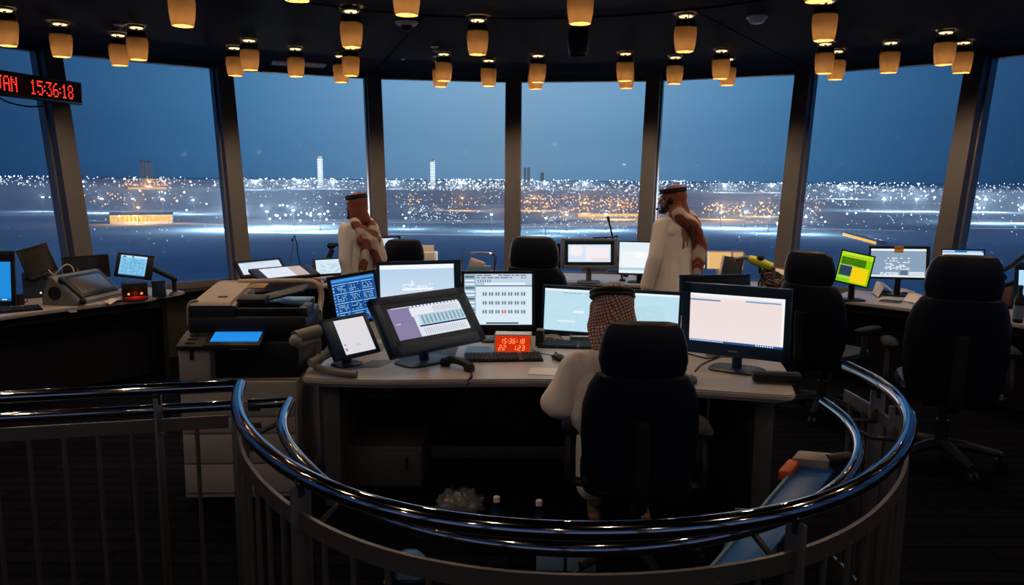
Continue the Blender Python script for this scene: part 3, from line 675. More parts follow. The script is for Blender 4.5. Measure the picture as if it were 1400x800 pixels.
# ------------------------------------------------------------------ monitors
def rnd_text(r, x0, y0, x1, y1, rows, c, fill=.75, h=.45, cols=1):
    out = []
    for cc in range(cols):
        xa = x0 + (x1-x0)*cc/cols; xb = x0 + (x1-x0)*(cc+.92)/cols
        for k in range(rows):
            y = y0 + (y1-y0)*(k+.2)/rows; x = xa
            while x < xb:
                w = (xb-xa)*r.uniform(.04, .16)
                if r.random() < fill: out.append((x, y, min(xb, x+w), y + (y1-y0)/rows*h, c, 3))
                x += w + (xb-xa)*.025
    return out
def monitor(name, label, corners, depth, content, yaw=0, tilt=8, roll=0, bezel=(.02, .02, .02, .03), zbase=ZD, stand='neck', thick=.035, case='black', group=None, cat='monitor', wy=.25, wt=.6, wr=.5, inner=None, base=(.24, .18), off=.10, led=None):
    F, w, h = fit_rect(corners, depth, yaw, tilt, roll, wy, wt, wr)
    c = F.translation; back = -(F.to_3x3() @ V((0, 0, 1))); bx = V((back.x, back.y, 0)); 
    if bx.length < .3: bx = V((0, 1, 0))
    bx.normalize()
    r = (F.to_3x3() @ V((1, 0, 0))); rz = math.degrees(math.atan2(r.y, r.x))
    b = c + bx*off; b.z = zbase
    t = thing(name, label, cat, b, rz, group)
    l, rr_, tp, bt = bezel
    mb = MB()                                                       # casing: frame bars round a recessed panel, and a bulged back
    mb.box((-w/2+l/2, 0, -thick/2), (l, h, thick), .003); mb.box((w/2-rr_/2, 0, -thick/2), (rr_, h, thick), .003)
    mb.box((0, h/2-tp/2, -thick/2), (w, tp, thick), .003); mb.box((0, -h/2+bt/2, -thick/2), (w, bt, thick), .003)
    mb.box((0, 0, -thick*.6), (w-.01, h-.01, thick*.7), .004)
    mb.loft([se_ring((0, 0, -thick*.9), w*.8, h*.75, 24, 4), se_ring((0, 0, -thick-.025), w*.55, h*.5, 24, 4)])
    mb.xf(F); mb.build('casing', case, t, world=True)
    if inner:                                                       # a second, coloured frame inside the casing
        mb = MB(); iw = w-l-rr_; ih = h-tp-bt; ic = V(((l-rr_)/2, (bt-tp)/2, -.008)); k = inner[0]
        mb.box(ic+V((-iw/2+k/2, 0, 0)), (k, ih, .014)); mb.box(ic+V((iw/2-k/2, 0, 0)), (k, ih, .014)); mb.box(ic+V((0, ih/2-k/2, 0)), (iw, k, .014)); mb.box(ic+V((0, -ih/2+k/2, 0)), (iw, k, .014))
        mb.xf(F); mb.build('inner_frame', inner[1], t, world=True, smooth=False)
        l, rr_, tp, bt = l+k, rr_+k, tp+k, bt+k
    sw, sh = w-l-rr_, h-tp-bt
    SF = F @ Matrix.Translation(((l-rr_)/2, (bt-tp)/2, -.005))
    if content is not None:
        bg, rects = content[0], content[1]
        screen(sw, sh, bg, rects, SF, t, bg2=content[2] if len(content) > 2 else None)
    else:
        mb = MB(); mb.box((0, 0, 0), (sw, sh, .003)); mb.xf(SF); mb.build('screen', mat('switched off screen', (.012, .011, .011), .18), t, world=True, smooth=False)
    if led: mb = MB(); mb.box((0, -h/2+bt*.45, .001), (.05, .007, .002)); mb.xf(F); mb.build('badge', 'lightgrey', t, world=True, smooth=False)
    if stand:
        mb = MB(); m0 = c - F.to_3x3() @ V((0, h*.08, thick+.02)); m0b = c - F.to_3x3() @ V((0, h*.08, thick-.005))
        foot = V((b.x, b.y, zbase+.012))
        if stand == 'neck':
            mb.tube(smooth_path([m0b, m0, (m0 + foot)/2 + bx*.015, foot], 5), [.028]*16, 10); mb.build('stand_neck', case, t, world=True)
            mb = MB(); mb.loft([se_ring((0, 0, z), *s, 28, 4) for z, s in ((0, base), (.008, base), (.014, (base[0]*.9, base[1]*.88)))]); mb.build('stand_base', case, t)
        elif stand == 'easel':
            for s in (-1, 1):
                e0 = F @ V((s*w*.2, h*.1, -thick)); e1 = F @ V((s*w*.2, -h*.46, -thick*.4)); e2 = e0 + bx*.16; e2.z = zbase+.004; e1.z = max(zbase+.004, e1.z)
                mb.tube([e0, e2], .009, 8); mb.tube([F @ V((s*w*.2, -h*.42, -thick*.5)), V((e2.x, e2.y, zbase+.008)) - bx*.10], .009, 8)
            mb.build('easel_legs', 'darkmetal', t, world=True)
    return t, F, w, h
WH = lin(226, 238, 248); SKYW = lin(196, 222, 240); BLU = lin(20, 92, 170); DB = lin(16, 50, 96); GRY = lin(120, 140, 160)
R1 = random.Random(3)
# ------------------------------------------------------------------ centre desk
LFT, CTR, RGT, RGB_ = at_z(411, 517, ZD), at_z(760, 519, ZD), at_z(1087, 541, ZD), at_z(1088, 519, ZD)
t = thing('control_desk', 'central white control desk with many screens, in front of the seated man', 'control desk', (.15, 4.55, 0))
poly = [tuple(p[:2]) for p in smooth_path([LFT + V((0, .06, 0)), LFT + V((.05, -.005, 0)), at_z(520, 520, ZD), at_z(640, 519, ZD), CTR, at_z(850, 524, ZD), at_z(945, 532, ZD), at_z(1030, 538, ZD), RGT + V((-.03, .0, 0)), RGT + V((.02, .05, 0))], 4)]
poly += [(1.55, 4.35), (1.62, 4.75), (1.30, 5.05), (.6, 5.25), (-.4, 5.25), (-1.0, 5.05), (-1.18, 4.7)]
mb = MB(); mb.prism(poly, ZD-.032, ZD, bevel=.008); mb.build('worktop', 'desk', t, world=True)
mb = MB(); mb.prism([(x*.985+.0, (y-4.6)*.97+4.6) for x, y in poly], ZD-.045, ZD-.031); mb.build('edge_band', 'deskedge', t, world=True, smooth=False)
for x0, x1, y0, y1, m_ in ((-1.02, -.93, 4.15, 5.0, 'cab'), (1.27, 1.37, 3.98, 4.9, 'cab')):
    mb = MB(); mb.box(((x0+x1)/2, (y0+y1)/2, (ZD-.045)/2), (x1-x0, y1-y0, ZD-.045), .006); mb.build('leg_panel', m_, t, world=True)
mb = MB(); mb.box((.17, 4.98, .38), (2.2, .03, .62), .004); mb.build('modesty_panel', 'deskbody', t, world=True)
mb = MB(); mb.box((-.30, 4.55, ZD-.10), (1.1, .06, .10), .004); mb.box((.95, 4.5, ZD-.10), (.6, .06, .10), .004); mb.build('cable_tray', 'deskbody', t, world=True)
mb = MB(); q = at_y(521, 537, 4.52); mb.box(q, (.17, .02, .085), .004); mb.build('socket_plate', 'black', t, world=True)
for dx in (-.045, .045):
    for dz in (-.018, .018): mb = MB(); mb.box(q + V((dx, -.012, dz)), (.05, .006, .02), .003); mb.build('socket', 'midgrey', t, world=True)
p0, p1 = at_y(464, 610, 4.35), at_y(577, 610, 4.35)
t = thing('pedestal_cabinet', 'grey low cabinet with black handle under the left of central desk', 'cabinet', ((p0.x+p1.x)/2, 4.60, 0))
wc = p1.x-p0.x; hc = p0.z
mb = MB(); mb.box((0, .0, hc/2+.015), (wc, .5, hc-.03), .006); mb.build('carcass', 'cab', t)
mb = MB(); mb.box((0, -.256, hc/2+.01), (wc-.02, .016, hc-.07), .004); dd = mb.build('door', 'cab', t)
mb = MB(); mb.tube([(wc*.32, -.264, hc*.55), (wc*.32, -.285, hc*.56), (wc*.32, -.285, hc*.75), (wc*.32, -.264, hc*.76)], .007, 8); mb.build('handle', 'black', dd)
mb = MB()
for sx in (-1, 1):
    for sy in (-1, 1): mb.cyl((sx*wc*.4, sy*.2, 0), (sx*wc*.4, sy*.2, .034), .02, n=12)
mb.build('foot', 'black', t)
# blue text monitor
rc = []
for c_ in range(3):
    for r_ in range(4):
        x0, y0 = .06 + c_*.31, .12 + r_*.215
        rc.append((x0, y0, x0+.28, y0+.19, lin(14, 62, 128), 1)); rc.append((x0, y0, x0+.28, y0+.016, lin(150, 205, 245), 2))
        rc += rnd_text(R1, x0+.02, y0+.04, x0+.27, y0+.19, 4, lin(150, 205, 245), .6)
rc.append((0, .02, 1, .075, lin(70, 150, 220), 1)); rc += rnd_text(R1, .01, .1, .04, .98, 12, lin(180, 220, 250), .9)
monitor('monitor', 'monitor full of blue status text at the left of central desk', ((446, 381), (513, 367), (526, 437), (459, 449)), 4.80, (lin(22, 88, 160), rc), yaw=14, tilt=6, bezel=(.022, .02, .02, .022), off=.14)
# wide monitor behind
rc = [(0, 0, 1, .10, lin(238, 244, 250), 1)] + rnd_text(R1, .3, .45, .75, .62, 4, lin(244, 248, 252), .75, .5) + [(.42, .38, .44, .5, lin(245, 248, 252), 2), (.3, .56, .7, .6, lin(240, 246, 252), 2)]
monitor('monitor', 'wide monitor with pale blue chart behind the tilted touch display', ((514, 358), (630, 355), (631, 423), (516, 428)), 5.0, (lin(176, 204, 228), rc, lin(205, 222, 238)), yaw=8, tilt=6, bezel=(.022, .045, .025, .03), case='bluelitplastic', off=.13)
# big tilted touch display
rc = [(0, 0, .30, 1, lin(132, 122, 160), 1), (0, 0, .42, .30, lin(132, 122, 160), 1), (.04, .5, .1, .52, WH, 3), (.3, .06, 1, .96, lin(214, 224, 238), 1), (.30, .0, 1, .05, lin(96, 120, 150), 2)]
rc += [(.30+.05*k, .0, .33+.05*k, .05, WH, 3) for k in range(14)] + [(.28, .06, .98, .34, lin(226, 228, 238), 2), (.36, .30, 1, .64, lin(176, 208, 222), 3), (.33, .64, 1, .69, lin(24, 50, 84), 3), (.34, .71, .97, .97, lin(222, 226, 234), 3)]
for k in range(22): rc.append((.37+.028*k, .34, .39+.028*k, .60, lin(120, 160, 180) if k % 2 else lin(200, 225, 232), 4))
for k in range(9): rc.append((.37, .35+.03*k, .98, .356+.03*k, lin(70, 100, 125), 5))
for k in range(20): rc.append((.37+.03*k, .74, .38+.03*k, .95, lin(160, 170, 185), 4))
for k in range(14): rc.append((.60+.026*k, .09, .61+.026*k, .27, lin(170, 178, 192), 4))
rc += [(.05, .0, .30, .02, WH, 2)]
tt = monitor('touch_display', 'large tilted touch display with purple panel in front of other screens', ((505, 408), (633, 392), (664.5, 462), (540, 488)), 4.42, (lin(206, 218, 234), rc), yaw=18, tilt=38, bezel=(.05, .05, .05, .055), thick=.05, case='bluelitplastic', inner=(.028, 'bluelitplastic'), off=.06, cat='display', wy=.08, wt=.12, wr=.25, base=(.34, .22))
# pale tablet
rc = [(.06, .70, .12, .75, lin(150, 150, 160), 2), (.05, .82, .12, .90, lin(140, 140, 150), 2), (.42, .72, .58, .82, lin(200, 200, 210), 2), (.0, .0, .02, 1, WH, 2)]
monitor('tablet_display', 'small tilted pale tablet at the left end of central desk', ((437, 437), (501, 428), (520, 479), (461, 494)), 4.33, (lin(218, 216, 220), rc), yaw=20, tilt=30, bezel=(.075, .025, .018, .02), thick=.03, case='bluelitplastic', off=.05, cat='display', wy=.08, wt=.15, wr=.25, base=(.16, .14))
# calendar monitor
rc = [(0, 0, .17, 1, lin(150, 178, 200), 1), (.17, 0, 1, .22, lin(190, 208, 222), 1), (.30, .17, .9, .22, WH, 2), (.17, .22, 1, .25, lin(120, 140, 160), 2)]
for k in range(13): rc.append((.01, .04+.072*k, .15, .075+.072*k, lin(225, 236, 244) if k % 3 else lin(80, 110, 90), 2))
rc += rnd_text(R1, .18, .01, .98, .10, 2, lin(90, 110, 135), .7) + [(.20+.035*k, .11, .215+.035*k, .17, lin(110, 130, 150), 2) for k in range(6)]
for r_ in range(3):
    for k in range(7):
        x0 = .27 + k*.095; y0 = .36 + r_*.175
        c1 = lin(200, 96, 30) if (r_ == 2 and k == 3) else lin(96, 116, 116)
        rc.append((x0, y0, x0+.022, y0+.07, c1, 2)); rc.append((x0+.038, y0, x0+.062, y0+.07, c1, 2)); rc.append((x0+.012, y0+.03, x0+.05, y0+.045, lin(150, 165, 170), 3))
rc.append((.32, .955, .8, .985, lin(60, 74, 90), 2))
monitor('monitor', 'monitor showing rows of small icons behind the red desk clock', ((631, 371), (731.5, 370.5), (730.5, 449), (631, 450)), 5.02, (lin(214, 230, 242), rc), yaw=-2, tilt=5, bezel=(.018, .018, .018, .026), off=.06)
# ultra-wide monitor behind the seated man
rc = rnd_text(R1, .14, .08, .42, .11, 1, lin(120, 150, 176), .9) + rnd_text(R1, .02, .2, .98, .95, 16, lin(196, 226, 236), .35, .3, 3) + [(0, 0, 1, .05, lin(230, 242, 248), 1), (.1, .75, .24, .79, WH, 3), (.22, .5, .3, .56, WH, 3), (.68, .3, .9, .62, lin(178, 216, 230), 1)]
monitor('monitor', 'ultra-wide pale monitor behind the head of the seated man', ((741, 386.5), (931, 402), (931, 466), (741, 455.5)), 5.0, (lin(186, 220, 234), rc), yaw=-10, tilt=4, bezel=(.016, .016, .022, .02), case='bluelitplastic', off=.14, base=(.34, .2))
# right big monitor
rc = [(0, 0, 1, .06, lin(240, 240, 244), 1), (0, .115, .33, .145, lin(96, 140, 184), 2), (.60, .09, .96, .118, lin(110, 150, 190), 2), (0, .07, 1, .09, lin(236, 232, 234), 1), (0, .955, 1, 1, lin(30, 80, 140), 1), (.975, .06, 1, .95, lin(246, 240, 240), 2)]
rc += [(.01+.022*k, .962, .022+.022*k, .988, WH, 3) for k in range(17)] + [(.72+.024*k, .962, .732+.024*k, .988, WH, 3) for k in range(8)]
monitor('monitor', 'big monitor with pale pink page at the right of central desk', ((931, 383), (1081, 398.5), (1078.5, 497), (933, 480)), 4.22, (lin(236, 218, 214), rc, lin(234, 222, 222)), yaw=-16, tilt=6, bezel=(.046, .03, .055, .068), case='bluelitplastic', off=.11, thick=.04, base=(.30, .2), led=1)
# dark back of another screen behind it
monitor('monitor', 'dark monitor whose top shows above the pink page monitor', ((929, 376), (1026, 375), (1026, 430), (929, 432)), 5.12, None, yaw=-8, tilt=5, bezel=(.018, .018, .018, .02), case='bluelitplastic', off=.10)
# ------------------------------------------------------------------ keyboards, mice, clock, telephone
def keyboard(label, pa, pb, z=ZD, dep=.135, case='black', keys='darkgrey', nk=20, rows=5):
    a, b = at_z(*pa, z), at_z(*pb, z); d = b-a; w = d.length; c = (a+b)/2
    n = V((-d.y, d.x, 0)).normalized()
    t = thing('keyboard', label, 'keyboard', c + n*dep/2, math.degrees(math.atan2(d.y, d.x)), 'keyboards on the desks')
    t.location.z = z
    mb = MB(); mb.prism([(-dep/2, 0), (dep/2, 0), (dep/2, .026), (-dep/2, .012)], -w/2, w/2, Matrix(((0, 0, 1, 0), (1, 0, 0, 0), (0, 1, 0, 0), (0, 0, 0, 1))), bevel=.002); mb.build('case', case, t, smooth=False)
    mb = MB(); mpad = MB()
    for r in range(rows):
        y = -dep/2 + dep*(r+.7)/(rows+.4); zz = .012 + (y+dep/2)/dep*.014 + .004
        for k in range(nk):
            if k in (int(nk*.7), ): continue
            (mb if k < nk*.7 else mpad).box((-w/2 + w*(k+.75)/(nk+.5), y, zz), (w/(nk+.5)*.8, dep/(rows+.4)*.76, .008), .0015)
    mb.build('keys', keys, t, smooth=False); mpad.build('number_pad', keys, t, smooth=False); return t
keyboard('long black keyboard in front of the red desk clock', (636, 496), (743, 494.5))
keyboard('black keyboard partly hidden by the seated man\'s shoulder', (735, 476), (812, 478))
keyboard('grey keyboard below the grey framed monitor', (792, 371), (843, 374.5), case='midgrey', keys='darkgrey')
keyboard('black keyboard on the left desk below the blue screen', (-30, 432), (59, 424))
def mouse(label, p, rz, z=ZD):
    t = thing('computer_mouse', label, 'mouse', at_z(*p, z), rz, 'computer mice on the desks')
    mb = MB(); mb.loft([se_ring((0, -.055, .012), .03, .02, 20, 2.4, rotm(90)), se_ring((0, -.03, .018), .058, .034, 20, 2.6, rotm(90)), se_ring((0, .015, .0185), .056, .035, 20, 2.6, rotm(90)), se_ring((0, .05, .012), .04, .022, 20, 2.4, rotm(90))]); mb.build('shell', 'black', t)
    mb = MB(); mb.cyl((-.004, .03, .034), (.004, .03, .034), .009, n=14); mb.build('scroll_wheel', 'midgrey', t)
    mb = MB(); mb.tube(smooth_path([(0, .05, .012), (.01, .12, .004), (-.03, .2, .004), (-.02, .3, .004)]), .0022, 6); mb.build('cord', 'black', t)
mouse('black mouse left of the seated man\'s arm', (763, 492), 25); mouse('black mouse to the right of the chair back', (945, 524), -12); mouse('dark round mouse on the white desk beside the thin stick', (855, 378), 5)
# red desk clock
F, w, h = fit_rect(((676, 459), (726, 459.5), (724, 484), (678, 484)), 4.70, -3, 4)
c = F.translation.copy(); t = thing('desk_clock', 'red digital desk clock in a pale case between the keyboards', 'clock', (c.x, c.y, ZD), -3)
w, h, dp = .225, .115, .11
mb = MB(); th = .008
mb.box((0, dp/2, h-th/2), (w, dp, th), .002); mb.box((0, dp/2, th/2), (w, dp, th), .002); mb.box((-w/2+th/2, dp/2, h/2), (th, dp, h), .002); mb.box((w/2-th/2, dp/2, h/2), (th, dp, h), .002); mb.box((0, dp-.005, h/2), (w, .01, h), .002)
mb.build('case', 'white', t)
mb = MB(); mb.box((0, .014, h/2), (w-2*th, .004, h-2*th)); mb.build('window', 'ledpanel', t, smooth=False, label='red lit clock window')
SEG = {'0': 'abcdef', '1': 'bc', '2': 'abged', '3': 'abgcd', '5': 'afgcd', '6': 'afgedc', '8': 'abcdefg'}
mb = MB()
def digit(mb, ch, x, z, sw, sh, tk=.0042, y=.010):
    sl = .18
    def bx(cx, cz, ww, hh):
        mb.loft([[V((cx-ww/2+sl*(cz-hh/2), yy, z+cz-hh/2)), V((cx+ww/2+sl*(cz-hh/2), yy, z+cz-hh/2)), V((cx+ww/2+sl*(cz+hh/2), yy, z+cz+hh/2)), V((cx-ww/2+sl*(cz+hh/2), yy, z+cz+hh/2))] for yy in (y, y+.002)])
    if ch == ':': bx(x, sh*.3, tk*1.2, tk*1.2); bx(x, sh*.7, tk*1.2, tk*1.2); return
    if ch == '.': bx(x, tk/2, tk*1.2, tk*1.2); return
    P = {'a': (x, sh, sw, tk), 'g': (x, sh/2, sw, tk), 'd': (x, 0, sw, tk), 'f': (x-sw/2, sh*.75, tk, sh*.4), 'b': (x+sw/2, sh*.75, tk, sh*.4), 'e': (x-sw/2, sh*.25, tk, sh*.4), 'c': (x+sw/2, sh*.25, tk, sh*.4)}
    for s_ in SEG[ch]: bx(*P[s_])
x = -.072
for ch in '15:36:18':
    if ch == ':': digit(mb, ch, x-.004, .058, .012, .028); x += .010
    else: digit(mb, ch, x, .058, .013, .028); x += .0225
for ch, x in (('2', -.080), ('2', -.055), ('1', .006), ('.', .020), ('2', .036), ('3', .061)): digit(mb, ch, x, .017, .014, .028)
mb.build('digits', 'ledsmall', t, smooth=False)
# telephone handset lying on the desk, with its cord hanging over the edge
hs = at_z(625, 504, ZD)
t = thing('phone_handset', 'black telephone handset lying at the desk edge, cord hanging down', 'handset', hs, -42)
mb = MB(); mb.tube(smooth_path([(-.095, 0, .026), (-.06, 0, .040), (0, 0, .046), (.06, 0, .040), (.095, 0, .026)], 4), [.022]*17, 14)
mb.loft([se_ring((-.095, 0, z), .06*s, .055*s, 20, 2.6) for z, s in ((.002, .85), (.010, 1), (.03, 1), (.046, .7))]); mb.loft([se_ring((.095, 0, z), .06*s, .055*s, 20, 2.6) for z, s in ((.002, .85), (.010, 1), (.03, 1), (.046, .7))]); mb.build('handle', 'black', t)
e0 = hs + V((.08, -.085, .015)); q1, q2, q3 = at_y(641, 521, 4.02), at_y(634, 555, 4.07), at_y(612, 588, 4.2)
pts = smooth_path([e0, V((e0.x+.012, 4.06, ZD+.012)), q1, q2, q3, at_y(596, 604, 4.4)], 14); coil = []
for i, p in enumerate(pts): coil.append(p + V((math.cos(i*1.9), .6*math.sin(i*1.9), .3*math.sin(i*1.9)))*.006)
mb = MB(); mb.tube(coil, .0035, 6); mb.build('cord', 'black', t, world=True)
# sound bar at the right corner
a, b = at_z(1033, 513, ZD), at_z(1098, 519, ZD)
a, b = at_y(1031, 508, 4.02), at_y(1098, 510, 3.98); d = b-a; d.z = 0; c = (a+b)/2
t = thing('sound_bar', 'dark sound bar at the right corner of central desk', 'speaker', (c.x, c.y+.03, ZD), math.degrees(math.atan2(d.y, d.x)))
mb = MB(); mb.box((0, 0, .034), (d.length, .07, .052), .012); mb.build('body', 'darkgrey', t)
mb = MB(); mb.box((0, -.0355, .034), (d.length*.94, .004, .036), .002); mb.build('grille', 'black', t)
mb = MB(); mb.box((0, -.02, .062), (d.length*.9, .012, .004), .001); mb.box((0, 0, .004), (d.length*.8, .05, .008), .001); mb.build('strip', 'satin', t)
# slate and sheets of paper
def v_fold(u, v): return min(1, abs(u-.42)*1.9 + .25*abs(v-.5))
def paper(label, pts, z, m='paper', name='paper_sheet', cat='paper', curl=.0, group=None):
    P = [at_z(x, y, z) for x, y in pts]; c = sum(P, V())/len(P)
    t = thing(name, label, cat, (c.x, c.y, z), 0, group)
    n = 8; top = []; bm = MB()
    g = [[(P[0]*(1-u)+P[1]*u)*(1-v)+(P[3]*(1-u)+P[2]*u)*v for u in [i/n for i in range(n+1)]] for v in [j/n for j in range(n+1)]]
    for j in range(n+1):
        for i in range(n+1):
            g[j][i] = g[j][i] + V((0, 0, .001 + curl*((1-v_fold(i/n, j/n)))))
    b = bm.bm; va = [[b.verts.new(p) for p in r] for r in g]; vb = [[b.verts.new(p+V((0, 0, .0012))) for p in r] for r in g]
    for j in range(n):
        for i in range(n):
            b.faces.new((va[j][i], va[j+1][i], va[j+1][i+1], va[j][i+1])); b.faces.new((vb[j][i], vb[j][i+1], vb[j+1][i+1], vb[j+1][i]))
    for j in range(n):
        b.faces.new((va[j][0], vb[j][0], vb[j+1][0], va[j+1][0])); b.faces.new((va[j][n], va[j+1][n], vb[j+1][n], vb[j][n])); b.faces.new((va[0][j], va[0][j+1], vb[0][j+1], vb[0][j])); b.faces.new((va[n][j], vb[n][j], vb[n][j+1], va[n][j+1]))
    bm.build('sheet', m, t, world=True); return t
paper('glossy white sheet on the desk left of the seated man', ((726, 503), (772, 504), (764, 514), (721, 512)), ZD, 'white')
paper('grey slate under the pale tablet on central desk', ((493, 470), (528, 470), (523, 481), (478, 482)), ZD, 'midgrey', 'desk_mat', 'mat')
paper('dark blue mat under the tilted touch display', ((552, 478), (628, 472), (622, 487), (544, 496)), ZD, 'darkgrey', 'desk_mat', 'mat')
paper('pale folded sheet beside the long keyboard', ((640, 474), (668, 474), (676, 484), (634, 485)), ZD+.001, 'paleblue')
paper('grey sheet at the front edge below the pale tablet', ((508, 493), (544, 492), (516, 503), (486, 503)), ZD, 'midgrey')
# clutter in front of the ultra-wide monitor
t = thing('small_box', 'black small box standing beside the red desk clock', 'box', at_z(737, 474, ZD), -8)
mb = MB(); mb.box((0, .05, .05), (.05, .09, .10), .006); mb.build('body', 'black', t)
mb = MB(); mb.box((0, .05, .101), (.044, .08, .003), .001); mb.build('lid', 'midgrey', t)
t = thing('cable_bundle', 'loose bundle of pale cables under the ultra-wide monitor', 'cables', at_z(752, 467, ZD))
mb = MB()
for k in range(4): mb.tube(smooth_path([(random.uniform(-.09, -.05), random.uniform(-.03, .03), .008+.006*k)] + [(random.uniform(-.06, .06), random.uniform(-.03, .04), .012+.01*k) for _ in range(4)] + [(.09, .02, .008)], 5), .005, 6)
mb.build('cable', 'beige', t)
t = thing('desk_tray', 'pale blue document tray under the ultra-wide monitor', 'tray', at_z(798, 466, ZD), -5)
mb = MB(); mb.box((0, .05, .005), (.18, .12, .006), .002); mb.box((0, -.008, .015), (.18, .005, .025), .001); mb.box((-.088, .05, .015), (.005, .12, .025), .001); mb.box((.088, .05, .015), (.005, .12, .025), .001); mb.build('tray', 'paleblue', t)
mb = MB(); mb.box((0, .05, .012), (.16, .10, .006), .001, rotm(0, 0, 3)); mb.build('papers', 'paper', t)
t = thing('cable', 'black cable trailing in front of the pink page monitor', 'cable', at_z(955, 500, ZD))
mb = MB(); mb.tube(smooth_path([at_z(936, 482, ZD+.006), at_z(950, 486, ZD+.005), at_z(968, 490, ZD+.005), at_z(985, 487, ZD+.005), at_z(960, 498, ZD+.005), at_z(950, 508, ZD+.005)]), .004, 8); mb.build('lead', 'black', t, world=True)
t = thing('pen_tray', 'pale low tray in front of the pink page monitor', 'tray', at_z(1000, 489, ZD), -14)
mb = MB(); mb.box((0, .02, .006), (.30, .05, .010), .003); mb.box((0, -.004, .013), (.30, .004, .012), .001); mb.box((0, .044, .013), (.30, .004, .012), .001); mb.build('tray', 'beige', t)
mb = MB(); mb.cyl((-.1, .02, .017), (.08, .026, .017), .004, n=8); mb.build('pen', 'black', t)
# articulated grey hand-mic cradle at the left end of the desk
t = thing('microphone_cradle', 'grey jointed microphone arm at the left corner of central desk', 'microphone', at_z(452, 500, ZD), 20)
mb = MB()
b0 = at_z(505, 515, ZD)
mb.tube(smooth_path([at_z(488, 512, ZD+.02), at_z(455, 509, ZD+.025), at_z(432, 501, ZD+.03), at_z(440, 490, ZD+.05), at_y(456, 470, 4.35)], 5), .020, 10); mb.build('lower_arm', 'midgrey', t, world=True)
mb = MB(); mb.tube([at_z(424, 497, ZD+.05), at_y(452, 482, 4.3)], .024, 10); mb.build('clamp', 'lightgrey', t, world=True)
mb = MB(); mb.tube(smooth_path([at_y(436, 482, 4.30), at_y(436, 466, 4.25), at_y(431, 457, 4.21)], 4), .014, 10); mb.build('upright', 'lightgrey', t, world=True)
mb = MB(); mb.tube([at_y(403, 461, 4.09), at_y(436, 452, 4.22)], .034, 14); mb.build('grip', 'midgrey', t, world=True)
mb = MB(); mb.tube([at_y(405, 472, 4.09), at_y(434, 463, 4.22)], .016, 10); mb.ball(at_y(404, 466, 4.085), .034, 10); mb.build('end_cap', 'lightgrey', t, world=True)
# ================================================================== screens and gear on the ring of desks
# --- left desk
monitor('monitor', 'plain bright blue screen cut by the left frame edge', ((-62, 341), (19, 345), (22, 417), (-60, 421)), 6.1, (lin(28, 134, 214), [(0, .93, 1, 1, lin(16, 96, 170), 1)] + rnd_text(R1, 0, .94, 1, .99, 1, WH, .5)), yaw=20, tilt=4, bezel=(.02, .03, .085, .04), off=.12)
monitor('monitor', 'black monitor turned away on the left desk, tilted against the window', ((22, 343), (63, 331), (81, 371), (40, 385)), 6.75, None, yaw=38, tilt=14, roll=8, bezel=(.02,)*4, off=.08, wr=.2)
monitor('monitor', 'dark switched-off screen behind the telephone console on left desk', ((86, 352.5), (149.5, 346), (150.5, 377), (86, 386)), 7.1, None, yaw=34, tilt=6, bezel=(.014,)*4, off=.05)
rc = [(0, 0, 1, .1, lin(190, 226, 245), 1), (.08, .03, .2, .09, lin(30, 70, 110), 2), (.42, .02, .5, .09, lin(30, 70, 110), 2)] + rnd_text(R1, .05, .16, .95, .95, 13, lin(60, 130, 185), .7, .45, 3) + [(0, .96, 1, 1, lin(60, 120, 170), 2)]
tb, F_, w_, h_ = monitor('tablet_display', 'small tablet with lit blue table on an arm, left desk', ((160, 345), (213, 350), (203.5, 382), (156, 378)), 6.75, (lin(128, 196, 232), rc), yaw=12, tilt=16, roll=-5, bezel=(.032, .055, .018, .022), thick=.03, stand=None, off=.05, cat='display', wr=.2, wy=.1)
e = F_ @ V((w_*.45, 0, -.03)); b0 = at_z(234, 397, ZD); el = at_y(238, 381, 6.95)
mb = MB(); mb.tube([e, el], .022, 10); mb.tube([el, V((el.x, el.y, ZD+.02))], .02, 10); mb.ball(el, .03, 8); mb.build('arm', 'darkgrey', tb, world=True)
mb = MB(); mb.cyl((el.x, el.y, ZD), (el.x, el.y, ZD+.03), .05, .04, 16); mb.build('clamp', 'midgrey', tb, world=True)
# telephone console: wedge body with tilted screen and handset
a, b = at_z(106, 419, ZD), at_z(170, 404, ZD); dd = b-a; rz = math.degrees(math.atan2(dd.y, dd.x)); c = (a+b)/2; w_ = dd.length
t = thing('telephone_console', 'beige wedge telephone console with dark tilted screen and handset, left desk', 'telephone', (c.x, c.y, ZD), rz)
w_ -= .02
mb = MB()
prof = [(0, 0), (0, .03), (.02, .045), (.215, .225), (.25, .235), (.32, .05), (.32, 0)]
mb.prism(prof, -w_/2, w_/2, Matrix(((0, 0, 1, 0), (1, 0, 0, 0), (0, 1, 0, 0), (0, 0, 0, 1))), bevel=.004); mb.build('body', 'midgrey', t)
sl = math.atan2(.18, .195)
MT = Matrix.Translation((.025, .1175, .135)) @ Matrix.Rotation(sl, 4, 'X')
mb = MB(); mb.box((0, 0, .006), (w_*.80, .235, .018), .004); mb.xf(MT); mb.build('screen_frame', 'black', t)
mb = MB(); mb.box((0, 0, .0155), (w_*.68, .175, .003), .001); mb.xf(MT); mb.build('screen', mat('unlit console screen', (.075, .062, .058), .22), t)
mb = MB(); mb.tube(smooth_path([V((-w_/2+.03, -.035, .016)), V((-w_/2+.03, -.02, .06)), V((-w_/2+.03, .07, .14)), V((-w_/2+.03, .16, .215))], 4), [.018]*13, 12); mb.ball((-w_/2+.03, -.02, .035), (.03, .025, .03)); mb.ball((-w_/2+.03, .155, .205), (.03, .025, .03)); mb.build('handset', 'black', t)
mb = MB(); mb.cyl((-w_/2+.002, .20, .10), (-w_/2-.006, .20, .10), .055, n=24); mb.build('speaker', 'black', t)
